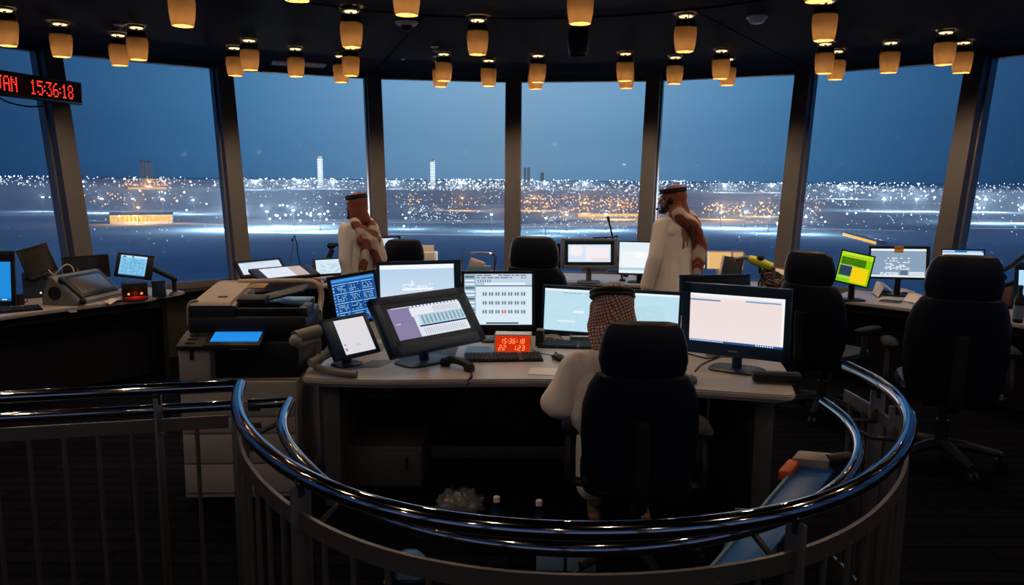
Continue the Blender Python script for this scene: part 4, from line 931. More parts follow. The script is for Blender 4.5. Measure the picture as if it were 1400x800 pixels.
# radio box with orange lamps, blue box
p = at_z(186, 411, ZD); t = thing('radio_box', 'black radio box with two glowing orange lamps, left desk', 'radio', p, 32)
mb = MB(); mb.box((0, .06, .075), (.19, .14, .15), .006); mb.build('case', 'black', t)
mb = MB()
for dx in (-.055, .045): mb.cyl((dx, -.010, .06), (dx, -.016, .06), .009, n=12)
mb.build('indicator_lamp', 'ledorange', t)
mb = MB(); mb.box((.0, -.011, .022), (.17, .004, .03), .001); mb.build('label_strip', 'red', t)
mb = MB()
for dx in (-.07, -.035, 0, .035, .07): mb.cyl((dx, -.010, .11), (dx, -.022, .11), .010, n=12)
mb.build('knob', 'darkgrey', t)
ld = bpy.data.lights.new('indicator_glow', 'POINT'); ld.energy = .12; ld.color = (1, .12, .01); ld.shadow_soft_size = .02
lo = bpy.data.objects.new('indicator_glow', ld); col.objects.link(lo); lo.location = wm(t) @ V((0, -.05, .055))
p = at_z(211, 407, ZD); t = thing('storage_box', 'dark blue box beside the radio with orange lamps', 'box', p + V((.02, .05, 0)), 20)
mb = MB(); mb.box((0, .05, .065), (.11, .11, .13), .005); mb.build('body', mat('dark blue card', (.015, .05, .11), .6), t)
mb = MB(); mb.box((0, .05, .131), (.114, .114, .012), .003); mb.build('lid', mat('dark blue lid', (.012, .04, .09), .6), t)
paper('crumpled white sheet on the left desk before the telephone console', ((142, 414), (166, 408.5), (174, 411), (151, 417)), ZD, 'paper', curl=.03)
paper('flat blue sheet lying in front of the radio box', ((136, 413), (160, 410), (176, 410), (150, 415)), ZD, 'paleblue')
paper('small dark card on the empty front of left desk', ((92, 425), (104, 424), (106, 427), (96, 428)), ZD, 'midgrey')
t = thing('desk_box', 'dark blue equipment box between the black monitors on left desk', 'box', at_z(60, 408, ZD), 30)
mb = MB(); mb.box((0, .10, .11), (.30, .12, .22), .008); mb.build('case', mat('dark navy enclosure', (.012, .028, .055), .5), t)
mb = MB()
for k in range(4): mb.box((-.11+.07*k, .038, .17), (.05, .006, .02), .002)
mb.build('port', 'black', t)
mb = MB(); mb.ball((-.02, .037, .045), .008, 8); mb.build('indicator_lamp', 'ledwhite', t)
mb = MB(); mb.tube(smooth_path([(.05, .03, .24), (.09, -.0, .2), (.15, .0, .26), (.2, .03, .28), (.24, .02, .22), (.22, .03, .02)]), .006, 8); mb.build('cable', 'beige', t)
t = thing('cup', 'small dark cup on the left desk beside the keyboard', 'cup', at_z(28, 417, ZD))
mb = MB(); mb.lathe([(.028, 0), (.030, .003), (.037, .085), (.035, .085), (.028, .006), (.001, .005)], 24, cap=False); mb.build('body', 'darkgrey', t)
mb = MB(); mb.tube(smooth_path([(.034, 0, .07), (.058, 0, .062), (.058, 0, .03), (.031, 0, .02)], 5), .004, 8); mb.build('handle', 'darkgrey', t)
# --- desk below the third window: two reclined displays, handset, microphones
paleA = (lin(214, 226, 240), [(0, 0, 1, .06, lin(170, 190, 215), 1)] + rnd_text(R1, .05, .1, .95, .9, 8, lin(196, 210, 228), .4))
monitor('display', 'reclined pale display behind another, on desk below third window', ((318, 357), (384, 353), (394, 371), (332, 379)), 7.75, paleA, yaw=24, tilt=55, bezel=(.03,)*4, off=.12, cat='display', wt=.2, wr=.2, stand='neck', base=(.2, .14))
rc = [(.68, 0, 1, 1, lin(196, 176, 170), 1)] + rnd_text(R1, .03, .1, .62, .9, 7, lin(205, 214, 228), .3) + rnd_text(R1, .72, .1, .97, .9, 7, lin(170, 150, 148), .4)
monitor('display', 'front reclined display with white and pinkish page, below third window', ((340, 368.5), (419, 361), (440, 374), (354, 382.5)), 7.45, (lin(224, 230, 240), rc), yaw=18, tilt=62, bezel=(.09, .09, .02, .03), off=.02, cat='display', wt=.2, wr=.2, thick=.03, case='darkgrey', base=(.3, .12), zbase=ZD+.076)
monitor('monitor', 'pale lit monitor half hidden by the bearded man\'s robe', ((424, 354), (490, 351), (494, 374), (432, 377)), 7.9, (lin(206, 228, 240), rnd_text(R1, .1, .3, .95, .95, 5, lin(150, 190, 212), .6)), yaw=14, tilt=22, bezel=(.03, .02, .014, .02), off=.06)
a, b, c_, d_ = at_z(342, 396, ZD), at_z(440, 391, ZD), at_z(446, 383, ZD), at_z(356, 386, ZD)
t = thing('display_stand', 'pale beige tray stand carrying the front reclined display', 'stand', (a+b)/2, 14)
mb = MB(); P = [tuple(p[:2]) for p in (a, b, c_, d_)]; mb.prism(P, ZD, ZD+.035, bevel=.008); mb.build('tray', 'beige', t, world=True)
mb = MB(); q = at_z(396, 386, ZD+.035); mb.box((q.x+.02, q.y+.02, ZD+.055), (.55, .14, .04), .006, rotm(0, 0, 14)); mb.build('insert', 'brownbox', t, world=True)
t = thing('handset_holder', 'upright radio handset in a holder beside the bearded man', 'radio handset', at_z(444, 372, ZD) + V((0, .35, 0)), 10)
tp = at_y(446, 334, t.location.y); hz = tp.z - ZD
mb = MB(); mb.tube([(0, 0, 0), (0, 0, .03), (-.03, 0, hz*.45), (.01, 0, hz*.8)], [.035, .03, .032, .03], 12); mb.build('handle', 'darkgrey', t)
mb = MB(); mb.tube(smooth_path([(-.04, 0, hz), (.02, 0, hz*.98), (.08, 0, hz*.97), (.10, 0, hz*.88)], 4), .02, 10); mb.ball((.0, 0, hz*.93), (.05, .03, .035)); mb.build('head', 'black', t)
for x0, y0, x1, y1, l_ in ((395, 358, 400, 326, 'thin pale gooseneck microphone standing behind the reclined displays'), (406, 348, 402, 322, 'thin black gooseneck microphone standing behind the reclined displays')):
    b0 = at_z(x0, y0+18, ZD) + V((0, .15, 0)); tp = at_y(x1, y1, b0.y-.02)
    t = thing('gooseneck_microphone', l_, 'microphone', b0)
    mb = MB(); mb.cyl((0, 0, 0), (0, 0, .02), .04, .035, 16); mb.build('base', 'darkgrey', t)
    mb = MB(); dd = tp-b0; mb.tube(smooth_path([(0, 0, .015), (dd.x*.1-.02, 0, dd.z*.4), (dd.x*.6, 0, dd.z*.75), dd], 5), .006, 8); mb.build('gooseneck', 'midgrey' if 'pale' in l_ else 'black', t)
    mb = MB(); u_ = dd - V((dd.x*.6, 0, dd.z*.75)); mb.tube([dd-u_*.3, dd], .011, 10); mb.build('capsule', 'black', t)
# --- desk below the fourth window
monitor('monitor', 'bright tilted screen seen between the bearded man and blue chair', ((517, 324), (545, 322), (548, 346), (519, 348)), 8.25, (lin(196, 214, 226), [(.75, 0, 1, 1, lin(60, 130, 180), 1)]), yaw=-20, tilt=8, bezel=(.02,)*4, off=.06)
p = at_z(602, 357, ZD); p = V((p.x, 8.2, ZD)); q = at_y(602, 349, 8.2)
t = thing('printer_box', 'small white label printer on the desk below fourth window', 'label printer', p, -5)
zq = max(.06, q.z-ZD+.04)
mb = MB(); mb.box((0, 0, zq/2), (.26, .2, zq), .012); mb.build('body', 'white', t)
mb = MB(); mb.box((0, -.101, zq*.62), (.18, .006, .03), .002); mb.build('slot', 'darkgrey', t)
mb = MB(); mb.box((0, 0, zq+.03), (.22, .02, .07), .004, rotm(-12)); mb.build('paper_roll', 'paper', t)
t = thing('wire_rack', 'clear document rack with metal rim on desk below fourth window', 'rack', V((at_y(654, 360, 8.15).x, 8.15, ZD)), -4)
q = at_y(654, 348, 8.15); hz = q.z-ZD
mb = MB(); mb.tube(smooth_path([(-.17, 0, .005), (-.19, 0, hz*.6), (-.15, 0, hz), (.14, 0, hz), (.17, 0, hz*.7), (.15, 0, .005)], 5), .008, 8); mb.build('rim', 'chrome', t)
mb = MB(); mb.tube(smooth_path([(-.17, .12, .005), (-.19, .12, hz*.6), (-.15, .12, hz), (.14, .12, hz), (.17, .12, hz*.7), (.15, .12, .005)], 5), .008, 8); mb.build('rim', 'chrome', t)
mb = MB(); mb.box((0, .06, hz*.3), (.24, .09, hz*.5), .01); mb.build('contents', 'paleblue', t)
mb = MB(); mb.box((-.02, .06, hz*.62), (.16, .05, hz*.3), .01, rotm(0, 20)); mb.build('document', 'paper', t, label='crumpled white document')
# --- white desk below the fifth window
monitor('monitor', 'small dark monitor with beige page beside the tall office chair', ((738, 333), (767, 333), (766, 371), (738, 371)), 8.1, (lin(232, 214, 200), [(.6, .15, .8, .22, lin(60, 60, 70), 1), (.5, .6, .75, .66, lin(140, 130, 140), 1)]), yaw=6, tilt=6, bezel=(.02, .034, .034, .03), off=.07)
rc = [(.06, .10, .32, .62, lin(244, 236, 238), 2), (.04, .2, .34, .52, lin(240, 234, 238), 2), (.1, .06, .28, .66, lin(238, 232, 236), 2), (.42, .12, .96, .9, lin(240, 234, 240), 1), (.55, .78, .98, .92, lin(238, 214, 214), 2)]
monitor('monitor', 'square grey framed monitor on the white desk below fifth window', ((767, 326.5), (845, 326.5), (843.5, 367), (768, 367)), 8.0, (lin(214, 226, 242), rc), yaw=-5, tilt=4, bezel=(.034, .034, .024, .03), thick=.06, case='midgrey', inner=(.035, 'bluelitplastic'), off=.09)
rc = [(.05, .3, .95, .9, lin(236, 242, 246), 1), (.4, .3, .6, .5, lin(250, 250, 250), 2), (.72, .58, .80, .66, lin(40, 80, 120), 3), (0, .82, 1, .9, lin(180, 205, 220), 2)]
monitor('monitor', 'white lit monitor between the grey monitor and headset man', ((845, 329), (905, 331), (904, 377), (845, 374)), 8.0, (lin(224, 236, 242), rc), yaw=-10, tilt=5, bezel=(.012,)*4, off=.08)
t = thing('desk_lamp_bar', 'thin black light bar resting on top of the grey framed monitor', 'light bar', at_y(828, 326.3, 8.0), -6)
mb = MB(); mb.box((0, .02, .012), (.26, .03, .012), .003, rotm(0, -4)); mb.build('bar', 'black', t)
mb = MB(); mb.box((0, .02, .004), (.03, .03, .01), .002); mb.ball((.11, .02, .022), (.015, .012, .012), 6); mb.build('clip', 'black', t)
b0 = at_z(851, 384, ZD); tp = at_y(831, 296, b0.y-.05)
t = thing('antenna', 'long thin black stick microphone rising from the white desk', 'microphone', b0)
dd = tp-b0
mb = MB(); mb.cyl((0, 0, 0), (0, 0, .018), .035, .03, 16); mb.build('base', 'black', t)
mb = MB(); mb.tube([V((0, 0, .01)), dd*.5, dd], [.010, .009, .010], 8); mb.build('stick', 'black', t)
mb = MB(); mb.tube([dd*.93, dd*1.0], .014, 8); mb.build('capsule', 'black', t)
# --- desk behind the man with headset
beigeS = (lin(236, 196, 140), [(0, 0, 1, .04, lin(240, 214, 176), 1)])
monitor('monitor', 'cream lit panel just right of the headset man\'s robe', ((948, 344), (965, 344), (965, 368), (948, 368)), 7.9, (lin(240, 216, 172), []), yaw=-16, tilt=5, bezel=(.01,)*4, off=.06)
monitor('monitor', 'beige lit panel behind the black tablet, below sixth window', ((966, 343), (1001, 343.5), (1000, 369), (966, 368.5)), 8.0, (lin(226, 178, 118), [(0, 0, .04, 1, lin(244, 214, 170), 1)]), yaw=-18, tilt=5, bezel=(.012,)*4, off=.06, case='white')
monitor('monitor', 'pale framed panel behind the yellow strapped gear, below sixth window', ((1000, 342.5), (1018, 343.5), (1017, 370), (1000, 369)), 8.1, (lin(200, 160, 116), []), yaw=-20, tilt=5, bezel=(.014,)*4, off=.06, case='lightgrey')
pT = at_y(1000, 362, 7.5)
t = thing('tablet_holder', 'black tablet with white edge leaning below the sixth window', 'tablet', (pT.x, pT.y, ZD), -55)
mb = MB(); mb.box((0, 0, .17), (.22, .022, .32), .008, rotm(-14)); mb.build('tablet', 'black', t)
mb = MB(); mb.box((-.125, 0, .17), (.03, .03, .33), .006, rotm(-14)); mb.build('edge', 'white', t, label='white edge')
mb = MB(); mb.box((0, .07, .05), (.12, .16, .1), .01); mb.build('foot', 'black', t)
p = at_z(1056, 390, ZD); 
t = thing('cable_coil', 'heap of dark and brown cable on the desk below sixth mullion', 'cables', V((at_y(1056, 380, 7.1).x, 7.1, ZD)))
mb = MB()
for k in range(7):
    r_ = random.uniform(.07, .12); z_ = .02 + .02*k; a_ = random.uniform(-.5, .5)
    mb.tube([(r_*math.cos(u), r_*.8*math.sin(u) + .02, z_ + r_*(1+math.sin(u))*.6 + a_*.06*math.cos(u)) for u in [2*PI*i/18 for i in range(18)]], .009, 8, closed=True)
mb.build('coil', 'darkgrey', t)
mb = MB()
for k in range(3):
    r_ = .06+.02*k; mb.tube([(.02+r_*math.cos(u), -.03+r_*.5*math.sin(u), .06 + r_*(1+math.sin(u))*.5) for u in [2*PI*i/16 for i in range(16)]], .008, 8, closed=True)
mb.build('brown_coil', 'brownbox', t, label='brown coil')
t = thing('box', 'open brown card box behind the heap of cable', 'box', V((at_y(1068, 380, 7.3).x, 7.32, ZD)), -28)
mb = MB()
for c0, s0 in (((0, 0, .005), (.3, .2, .01)), ((0, .1, .12), (.3, .008, .24)), ((0, -.1, .09), (.3, .008, .18)), ((.15, 0, .12), (.008, .2, .24)), ((-.15, 0, .12), (.008, .2, .24))): mb.box(c0, s0, .002)
mb.build('carton', 'brownbox', t)
mb = MB(); mb.box((.02, .0, .2), (.2, .12, .02), .004, rotm(14, 10)); mb.build('contents', 'paper', t)
a_, b_ = at_y(1020, 352, 7.2), at_y(1058, 366, 7.1)
t = thing('arm_lamp', 'jointed arm wrapped in fluorescent yellow above the cable heap', 'arm', V((at_y(1026, 390, 7.2).x, 7.2, ZD)))
mb = MB(); mb.tube([a_ + V((-.1, 0, -.02)), a_, b_], .02, 10); mb.tube([b_, V((b_.x, b_.y, ZD+.02))], .016, 8); mb.build('arm', 'midgrey', t, world=True)
mb = MB(); mb.tube([a_ + (b_-a_)*u for u in (.1, .3, .6, .95)], [.032, .042, .044, .036], 12); mb.build('yellow_wrap', 'yellow', t, world=True, label='fluorescent yellow wrap')
mb = MB(); mb.tube([a_ + (b_-a_)*.5 + V((0, 0, .05)), a_ + (b_-a_)*.5 + V((.0, -.02, -.10))], .014, 8); mb.ball(a_ + (b_-a_)*.5 + V((0, -.01, .04)), .035, 8); mb.build('clip', 'black', t, world=True)
mb = MB(); mb.cyl((b_.x, b_.y, ZD), (b_.x, b_.y, ZD+.03), .05, .04, 14); mb.build('clamp', 'darkgrey', t, world=True)
# --- right desk
G1 = lin(150, 222, 0)
rc = [(0, 0, 1, .16, lin(170, 226, 10), 1), (.04, .16, .80, .42, lin(70, 130, 10), 1), (.04, .44, .42, .78, lin(44, 62, 84), 2), (.42, .44, .94, .96, lin(240, 206, 14), 2), (.0, .83, .42, .86, lin(190, 220, 160), 3), (.0, .42, .45, .45, lin(170, 200, 120), 3), (.1, .1, .9, .12, lin(200, 120, 20), 3)] + rnd_text(R1, .06, .2, .9, .42, 5, lin(30, 70, 10), .7) + rnd_text(R1, .08, .03, .9, .1, 2, lin(210, 240, 120), .6)
monitor('monitor', 'tilted green and yellow screen on the right curved desk', ((1148, 340), (1200, 351), (1184, 395), (1143, 384)), 6.9, (lin(128, 200, 6), rc), yaw=-14, tilt=10, roll=-9, bezel=(.012,)*4, off=.08, wr=.15, thick=.03)
rc = [(0, 0, 1, .07, lin(236, 242, 248), 1), (0, .93, 1, 1, lin(220, 230, 238), 1)] + rnd_text(R1, .25, .3, .75, .75, 9, lin(238, 240, 242), .55, .7) + rnd_text(R1, .18, .82, .55, .93, 3, WH, .9, .8) + [(.55, .74, .68, .93, lin(90, 112, 136), 2), (.7, .8, .98, .92, lin(214, 220, 228), 2)]
monitor('monitor', 'wide monitor with white airport map and amber sticky note', ((1185, 335.5), (1273, 337.5), (1269, 383), (1189, 381)), 7.2, (lin(134, 158, 182), rc), yaw=-30, tilt=5, bezel=(.022, .03, .026, .02), off=.09)
q = at_y(1229.3, 340.8, 7.13)
t = thing('sticky_note', 'amber sticky note on the top edge of the airport map monitor', 'sticky note', q, -30)
mb = MB(); mb.box((0, -.012, .015), (.075, .003, .03), .0005); mb.build('upper_half', mat('orange note', (.55, .2, .04), .7), t)
mb = MB(); mb.box((0, -.0125, -.015), (.075, .003, .03), .0005); mb.build('lower_half', 'orangepost', t)
rc = [(0, 0, 1, .09, lin(40, 110, 170), 1), (.0, .02, .3, .06, WH, 2), (.6, .04, .96, .08, WH, 2)] + rnd_text(R1, .5, .15, .98, .8, 8, lin(150, 180, 204), .5)
monitor('monitor', 'lit monitor hidden behind the headrest of the large black chair', ((1286, 339), (1346.5, 342), (1345, 381), (1286, 379)), 6.8, (lin(206, 226, 240), rc), yaw=-34, tilt=5, bezel=(.01,)*4, off=.08)
monitor('monitor', 'lit blue screen cut by the right frame edge', ((1386, 358), (1450, 360), (1448, 412), (1387, 411)), 6.1, (lin(176, 216, 244), [(0, .6, 1, 1, lin(120, 186, 230), 1)]), yaw=-38, tilt=5, bezel=(.03, .03, .06, .03), off=.10, case='bluelitplastic')
paper('white sheet propped up behind other papers on the right desk', ((1192, 402), (1206, 385), (1221, 398), (1200, 408)), ZD, 'paper', curl=.09)
paper('loose sheet curling beside the large black chair, right desk', ((1234, 412), (1252, 400), (1262, 404), (1258, 418)), ZD, 'paper', curl=.05)
paper('flat sheet under the notebook on the right desk', ((1205, 407), (1230, 410), (1224, 414), (1199, 411)), ZD, 'paper')
t = thing('notebook', 'dark notebook lying on papers at the right desk edge', 'notebook', at_z(1218, 413, ZD), -42)
mb = MB(); mb.box((0, 0, .007), (.16, .10, .008), .001); mb.build('pages', 'paper', t)
mb = MB(); mb.box((0, 0, .013), (.165, .105, .004), .001); mb.box((0, 0, .002), (.165, .105, .003), .001); mb.build('cover', 'black', t)
paper('sheet lying behind the loose papers near the map monitor', ((1222, 397), (1250, 398), (1252, 404), (1226, 402)), ZD, 'paper', curl=.03)
a_, b_, c_ = at_y(1362, 374, 6.3), at_y(1385, 362, 6.1), at_y(1408, 344, 5.9)
base = at_z(1366, 402, ZD)
t = thing('arm_lamp', 'dark jointed arm rising beside the screen at right frame edge', 'arm', base)
mb = MB(); mb.tube([c_, b_, a_], .02, 10); mb.tube([a_, V((base.x, base.y, ZD+.03))], .02, 10); mb.build('arm', 'darkgrey', t, world=True)
mb = MB(); mb.ball(a_, .045, 10); mb.ball(a_ + V((.05, 0, -.03)), .035, 8); mb.tube(smooth_path([a_ + V((-.04, -.02, -.04)), a_ + V((.06, -.03, -.09)), a_ + V((.16, 0, -.06)), a_ + V((.22, 0, -.02))]), .018, 8); mb.build('joint', 'black', t, world=True)
mb = MB(); mb.cyl((base.x, base.y, ZD), (base.x, base.y, ZD+.035), .06, .05, 16); mb.build('clamp', 'darkmetal', t, world=True)
t = thing('document_box', 'pinkish upright box between the black chair and arm lamp', 'box', at_z(1372, 418, ZD), -50)
mb = MB(); mb.box((0, .06, .09), (.10, .12, .18), .006); mb.build('body', mat('pinkish card', (.16, .08, .075), .7), t)
mb = MB(); mb.box((0, .06, .182), (.104, .124, .01), .002); mb.build('lid', mat('pinkish lid', (.20, .11, .10), .7), t)
t = thing('water_bottle', 'dark bottle with pale blue label at the right frame edge', 'bottle', at_z(1391, 441, ZD), 0)
mb = MB(); mb.lathe([(.034, 0), (.036, .01), (.036, .17), (.028, .20), (.016, .225), (.015, .26)], 24); mb.build('body', 'black', t)
mb = MB(); mb.lathe([(.0365, .03), (.0368, .032), (.0368, .13), (.0365, .132)], 24, cap=False); mb.build('label_wrap', 'paleblue', t)
mb = MB(); mb.lathe([(.017, .258), (.017, .282), (.015, .285)], 20); mb.build('cap', 'darkgrey', t)
# ================================================================== multifunction printer
pc = (at_z(255, 690, 0) + at_z(410, 690, 0))/2
t = thing('printer', 'large grey office printer with lit blue touch panel behind the railing', 'printer', (pc.x, pc.y, 0), 3)
PW, PD = .625, .62
mb = MB(); mb.box((0, PD/2, .37), (PW, PD, .66), .012); mb.build('lower_body', 'lightgrey', t)
for z0, z1 in ((.075, .235), (.245, .405), (.415, .50), (.51, .60)):
    mb = MB(); mb.box((0, -.004, (z0+z1)/2), (PW-.02, .02, z1-z0), .005); dd = mb.build('drawer', 'lightgrey', t)
    mb = MB(); mb.box((.05, -.0145, (z0+z1)/2), (.14, .004, .03), .004); mb.build('grip_recess', 'darkgrey', dd)
mb = MB()
for sx in (-1, 1):
    for sy in (.08, .54): mb.cyl((sx*.26, sy, 0), (sx*.26, sy, .045), .03, n=14)
mb.build('foot', 'black', t)
mb = MB(); mb.box((-PW/2+.085, PD/2, .80), (.17, PD, .20), .012); mb.build('side_tower', 'lightgrey', t)
mb = MB(); mb.box((-PW/2+.075, -.004, .86), (.02, .006, .075), .002); mb.build('slot', 'black', t)
mb = MB(); mb.box((.085, PD*.55, .80), (PW-.17, PD*.85, .20), .006); mb.build('output_bay', 'black', t)
mb = MB(); mb.box((.085, .03, .705), (PW-.18, .02, .012), .003); mb.build('bay_lip', 'midgrey', t)
# control panel, sloping up to the back
def slope(cx, w, y0, z0, y1, z1, th):
    a = math.atan2(z1-z0, y1-y0); ln = math.hypot(y1-y0, z1-z0)
    return Matrix.Translation((cx, (y0+y1)/2, (z0+z1)/2)) @ Matrix.Rotation(a, 4, 'X'), ln
mt, ln = slope(0, PW, -.03, .900, .14, .955, .03)
mb = MB(); mb.box((-.10, 0, -.012), (PW*.68, ln, .03), .008); mb.xf(mt); mb.build('control_panel', 'darkgrey', t)
mb = MB(); mb.box((-.02, -.01, .004), (.30, ln*.86, .006), .002); mb.xf(mt); mb.build('touch_frame', 'black', t)
W0 = wm(t)
screen(.255, ln*.62, lin(30, 138, 226), [(0, .9, 1, 1, lin(24, 120, 205), 1)], W0 @ mt @ Matrix.Translation((-.015, .004, .0085)), t, 'touch_screen', 'lit blue touch screen')
mb = MB()
for r in range(3): mb.box((-.245, -.05+.04*r, .006), (.05, .022, .006), .002)
mb.xf(mt); mb.build('button_pad', 'black', t)
mb = MB(); mb.box((.02, -.032, .886), (.09, .006, .006), .001); mb.build('status_strip', 'satin', t)
# scanner body and document feeder
mb = MB(); mb.box((.03, .36, .975), (PW+.02, .50, .12), .02); mb.build('scanner_bed', 'black', t)
mb = MB()                                                           # left cover of the feeder, rounded at its outer front edge
prof = [(.14, 1.0), (.14, 1.085), (.155, 1.105), (.18, 1.115), (.60, 1.165), (.60, 1.0)]
mb.prism(prof, -.295, -.05, Matrix(((0, 0, 1, 0), (1, 0, 0, 0), (0, 1, 0, 0), (0, 0, 0, 1))), bevel=.02); mb.build('feeder_cover', 'beige', t)
mb = MB(); mb.box((-.165, .138, 1.045), (.25, .012, .10), .004); mb.box((.15, .25, 1.045), (.40, .20, .07), .01); mb.build('feeder_front', 'black', t)
mb = MB(); mb.box((.13, .37, 1.055), (.36, .44, .05), .008); mb.build('feeder_core', 'black', t)
mb = MB(); mb.tube(smooth_path([(-.15, .605, 1.165), (.24, .605, 1.170), (.32, .605, 1.150), (.345, .60, 1.10), (.345, .56, 1.03), (.345, .50, 1.0)], 5), .018, 10); mb.build('rim', 'beige', t)
mb = MB(); mb.tube(smooth_path([(-.297, .14, .99), (-.297, .145, 1.08), (-.285, .16, 1.112), (-.25, .175, 1.118)], 5), .008, 8); mb.build('edge_trim', 'lightgrey', t)
mb = MB(); mb.box((-.14, .26, 1.1265), (.05, .02, .004), .001, rotm(6.8)); mb.build('indicator', 'darkgrey', t)
mb = MB(); mb.box((.12, .40, 1.115), (.36, .22, .014), .004, rotm(4, -14)); mb.build('paper_tray', 'darkgrey', t)
mb = MB(); mb.box((.02, .29, 1.10), (.16, .12, .05), .012, rotm(6)); mb.build('paper_guide', 'black', t)
mb = MB(); mb.box((-.0, .47, 1.16), (.10, .12, .006), .002, rotm(6)); mb.build('document', 'brownbox', t)
mb = MB(); mb.box((.14, .148, 1.018), (.40, .012, .010), .003); mb.build('scan_edge', 'midgrey', t)
# ================================================================== office chairs
def chair_shape(t, m='leather'):
    mb = MB()                                                        # backrest: wrapped side bolsters
    def bring(z, y, w, d, wrap):
        out = []
        n = 36
        for k in range(n):
            a = 2*PI*k/n; ct, st = math.cos(a), math.sin(a)
            x = w/2*math.copysign(abs(ct)**(.55), ct); yy = d/2*math.copysign(abs(st)**(.7), st)
            u = abs(x)/(w/2); out.append(V((x, y + yy + wrap*u**3, z)))
        return out
    mb.loft([bring(.44, -.225, .36, .04, .02), bring(.46, -.23, .44, .09, .05), bring(.55, -.24, .49, .12, .07), bring(.70, -.255, .51, .125, .08), bring(.84, -.275, .50, .12, .08), bring(.93, -.29, .45, .115, .07), bring(.985, -.298, .39, .10, .05), bring(1.0, -.30, .34, .05, .03)])
    mb.build('backrest', m, t)
    mb = MB()
    mb.loft([bring(.985, -.29, .30, .05, .02), bring(1.0, -.29, .35, .10, .03), bring(1.05, -.29, .375, .125, .04), bring(1.12, -.295, .36, .125, .04), bring(1.18, -.30, .325, .11, .035), bring(1.212, -.305, .27, .08, .025), bring(1.222, -.307, .20, .04, .01)])
    mb.build('headrest', m, t)
    mb = MB(); mb.loft([se_ring((0, .03, .40), .42, .42, 32, 4), se_ring((0, .03, .415), .49, .50, 32, 4), se_ring((0, .03, .465), .51, .52, 32, 4), se_ring((0, .03, .495), .48, .49, 32, 4), se_ring((0, .03, .503), .40, .42, 32, 4)]); mb.build('seat', m, t)
    mb = MB(); mb.tube(smooth_path([(0, -.12, .40), (0, -.27, .40), (0, -.325, .47), (0, -.335, .62), (0, -.345, .80)], 4), [.035]*17, 10); mb.build('back_bracket', 'black', t)
    for s in (-1, 1):
        mb = MB(); mb.loft([se_ring((s*.30, .03, z), w, l, 24, 3.5) for z, w, l in ((.655, .06, .24), (.662, .085, .29), (.685, .085, .29), (.695, .06, .25))]); a = mb.build('armrest', 'blackfab', t)
        mb = MB(); mb.tube(smooth_path([(s*.20, -.02, .41), (s*.29, -.02, .42), (s*.305, -.03, .50), (s*.30, .0, .66)], 4), [.022]*13, 10); mb.build('support', 'darkmetal', a)
    mb = MB(); mb.cyl((0, 0, .12), (0, 0, .26), .035, n=18); mb.cyl((0, 0, .25), (0, 0, .38), .022, n=18); mb.build('gas_column', 'darkmetal', t)
    mb = MB(); mb.box((0, .0, .39), (.26, .30, .05), .012); mb.build('tilt_mechanism', 'black', t)
    for k in range(5):
        a = 2*PI*k/5 + .05; c, s = math.cos(a), math.sin(a)
        mb = MB(); mb.tube([(0, 0, .125), (.12*c, .12*s, .12), (.31*c, .31*s, .085)], [.034, .030, .020], 10); l_ = mb.build('base_leg', 'black', t)
        mb = MB(); cx, cy = .31*c, .31*s
        for o in (-.016, .016): mb.cyl((cx - s*o - s*.008, cy + c*o + c*.008, .032), (cx - s*o + s*.008, cy + c*o - c*.008, .032), .032, n=16)
        mb.cyl((cx, cy, .03), (cx, cy, .085), .009, n=8); mb.build('caster', 'black', l_)
ch = thing('office_chair', 'high-backed navy chair under the seated man at the central desk', 'office chair', (.575, 3.50, 0), -5, 'high-backed office chairs'); chair_shape(ch)
def cpos(x, Y): p = at_y(x, 400, Y); return (p.x, p.y, 0)
dup(ch, cpos(741, 6.65), -16, 'tall navy chair beside the small beige monitor, below middle mullion', scale=1.10)
dup(ch, cpos(551, 7.5), 10, 'navy chair whose rounded top shows right of the bearded man', scale=1.02)
dup(ch, cpos(1132, 5.95), -52, 'dark navy chair turned to the right, left of the green screen', scale=1.06)
dup(ch, cpos(1304, 4.9), -20, 'large black chair in front of the right desk, hiding a screen', scale=1.13)
# ================================================================== people
def fuse(bm, voxel, smooth=3, fac=.5):
    me = bpy.data.meshes.new('fuse'); bm.to_mesh(me); bm.free()
    o = bpy.data.objects.new('fuse', me); col.objects.link(o)
    m = o.modifiers.new('r', 'REMESH'); m.mode = 'VOXEL'; m.voxel_size = voxel
    if smooth: s = o.modifiers.new('s', 'SMOOTH'); s.iterations = smooth; s.factor = fac
    dg = bpy.context.evaluated_depsgraph_get(); dg.update()
    out = bpy.data.meshes.new_from_object(o.evaluated_get(dg), depsgraph=dg)
    bpy.data.objects.remove(o); bpy.data.meshes.remove(me); return out
def caps(mb, p0, r0, p1, r1, n=14, flat=None):
    """tapered capsule"""
    p0, p1 = V(p0), V(p1); d = p1-p0; L_ = d.length
    prof = [(r0*math.sin(a), -r0*math.cos(a)) for a in [PI/2*k/5 for k in range(6)]]
    prof = [(max(r, 1e-4), z) for r, z in prof] + [(max(r1*math.cos(a), 1e-4), L_ + r1*math.sin(a)) for a in [PI/2*k/5 for k in range(6)]]
    q = d.to_track_quat('Z', 'Y').to_matrix().to_4x4()
    m = Matrix.Translation(p0) @ q
    if flat: m = Matrix.Translation(p0) @ q @ Matrix.Diagonal((*flat, 1, 1))
    mb.lathe(prof, n, m); return mb
def finish(name, me, m, root, label=None, disp=None, smooth=True):
    if disp:
        nn = [v.normal.copy() for v in me.vertices]
        for v, n_ in zip(me.vertices, nn): v.co += n_*disp(v.co)
    me.polygons.foreach_set('use_smooth', [True]*len(me.polygons))
    me.materials.clear(); me.materials.append(M[m] if isinstance(m, str) else m)
    return link(name, me, root, label)
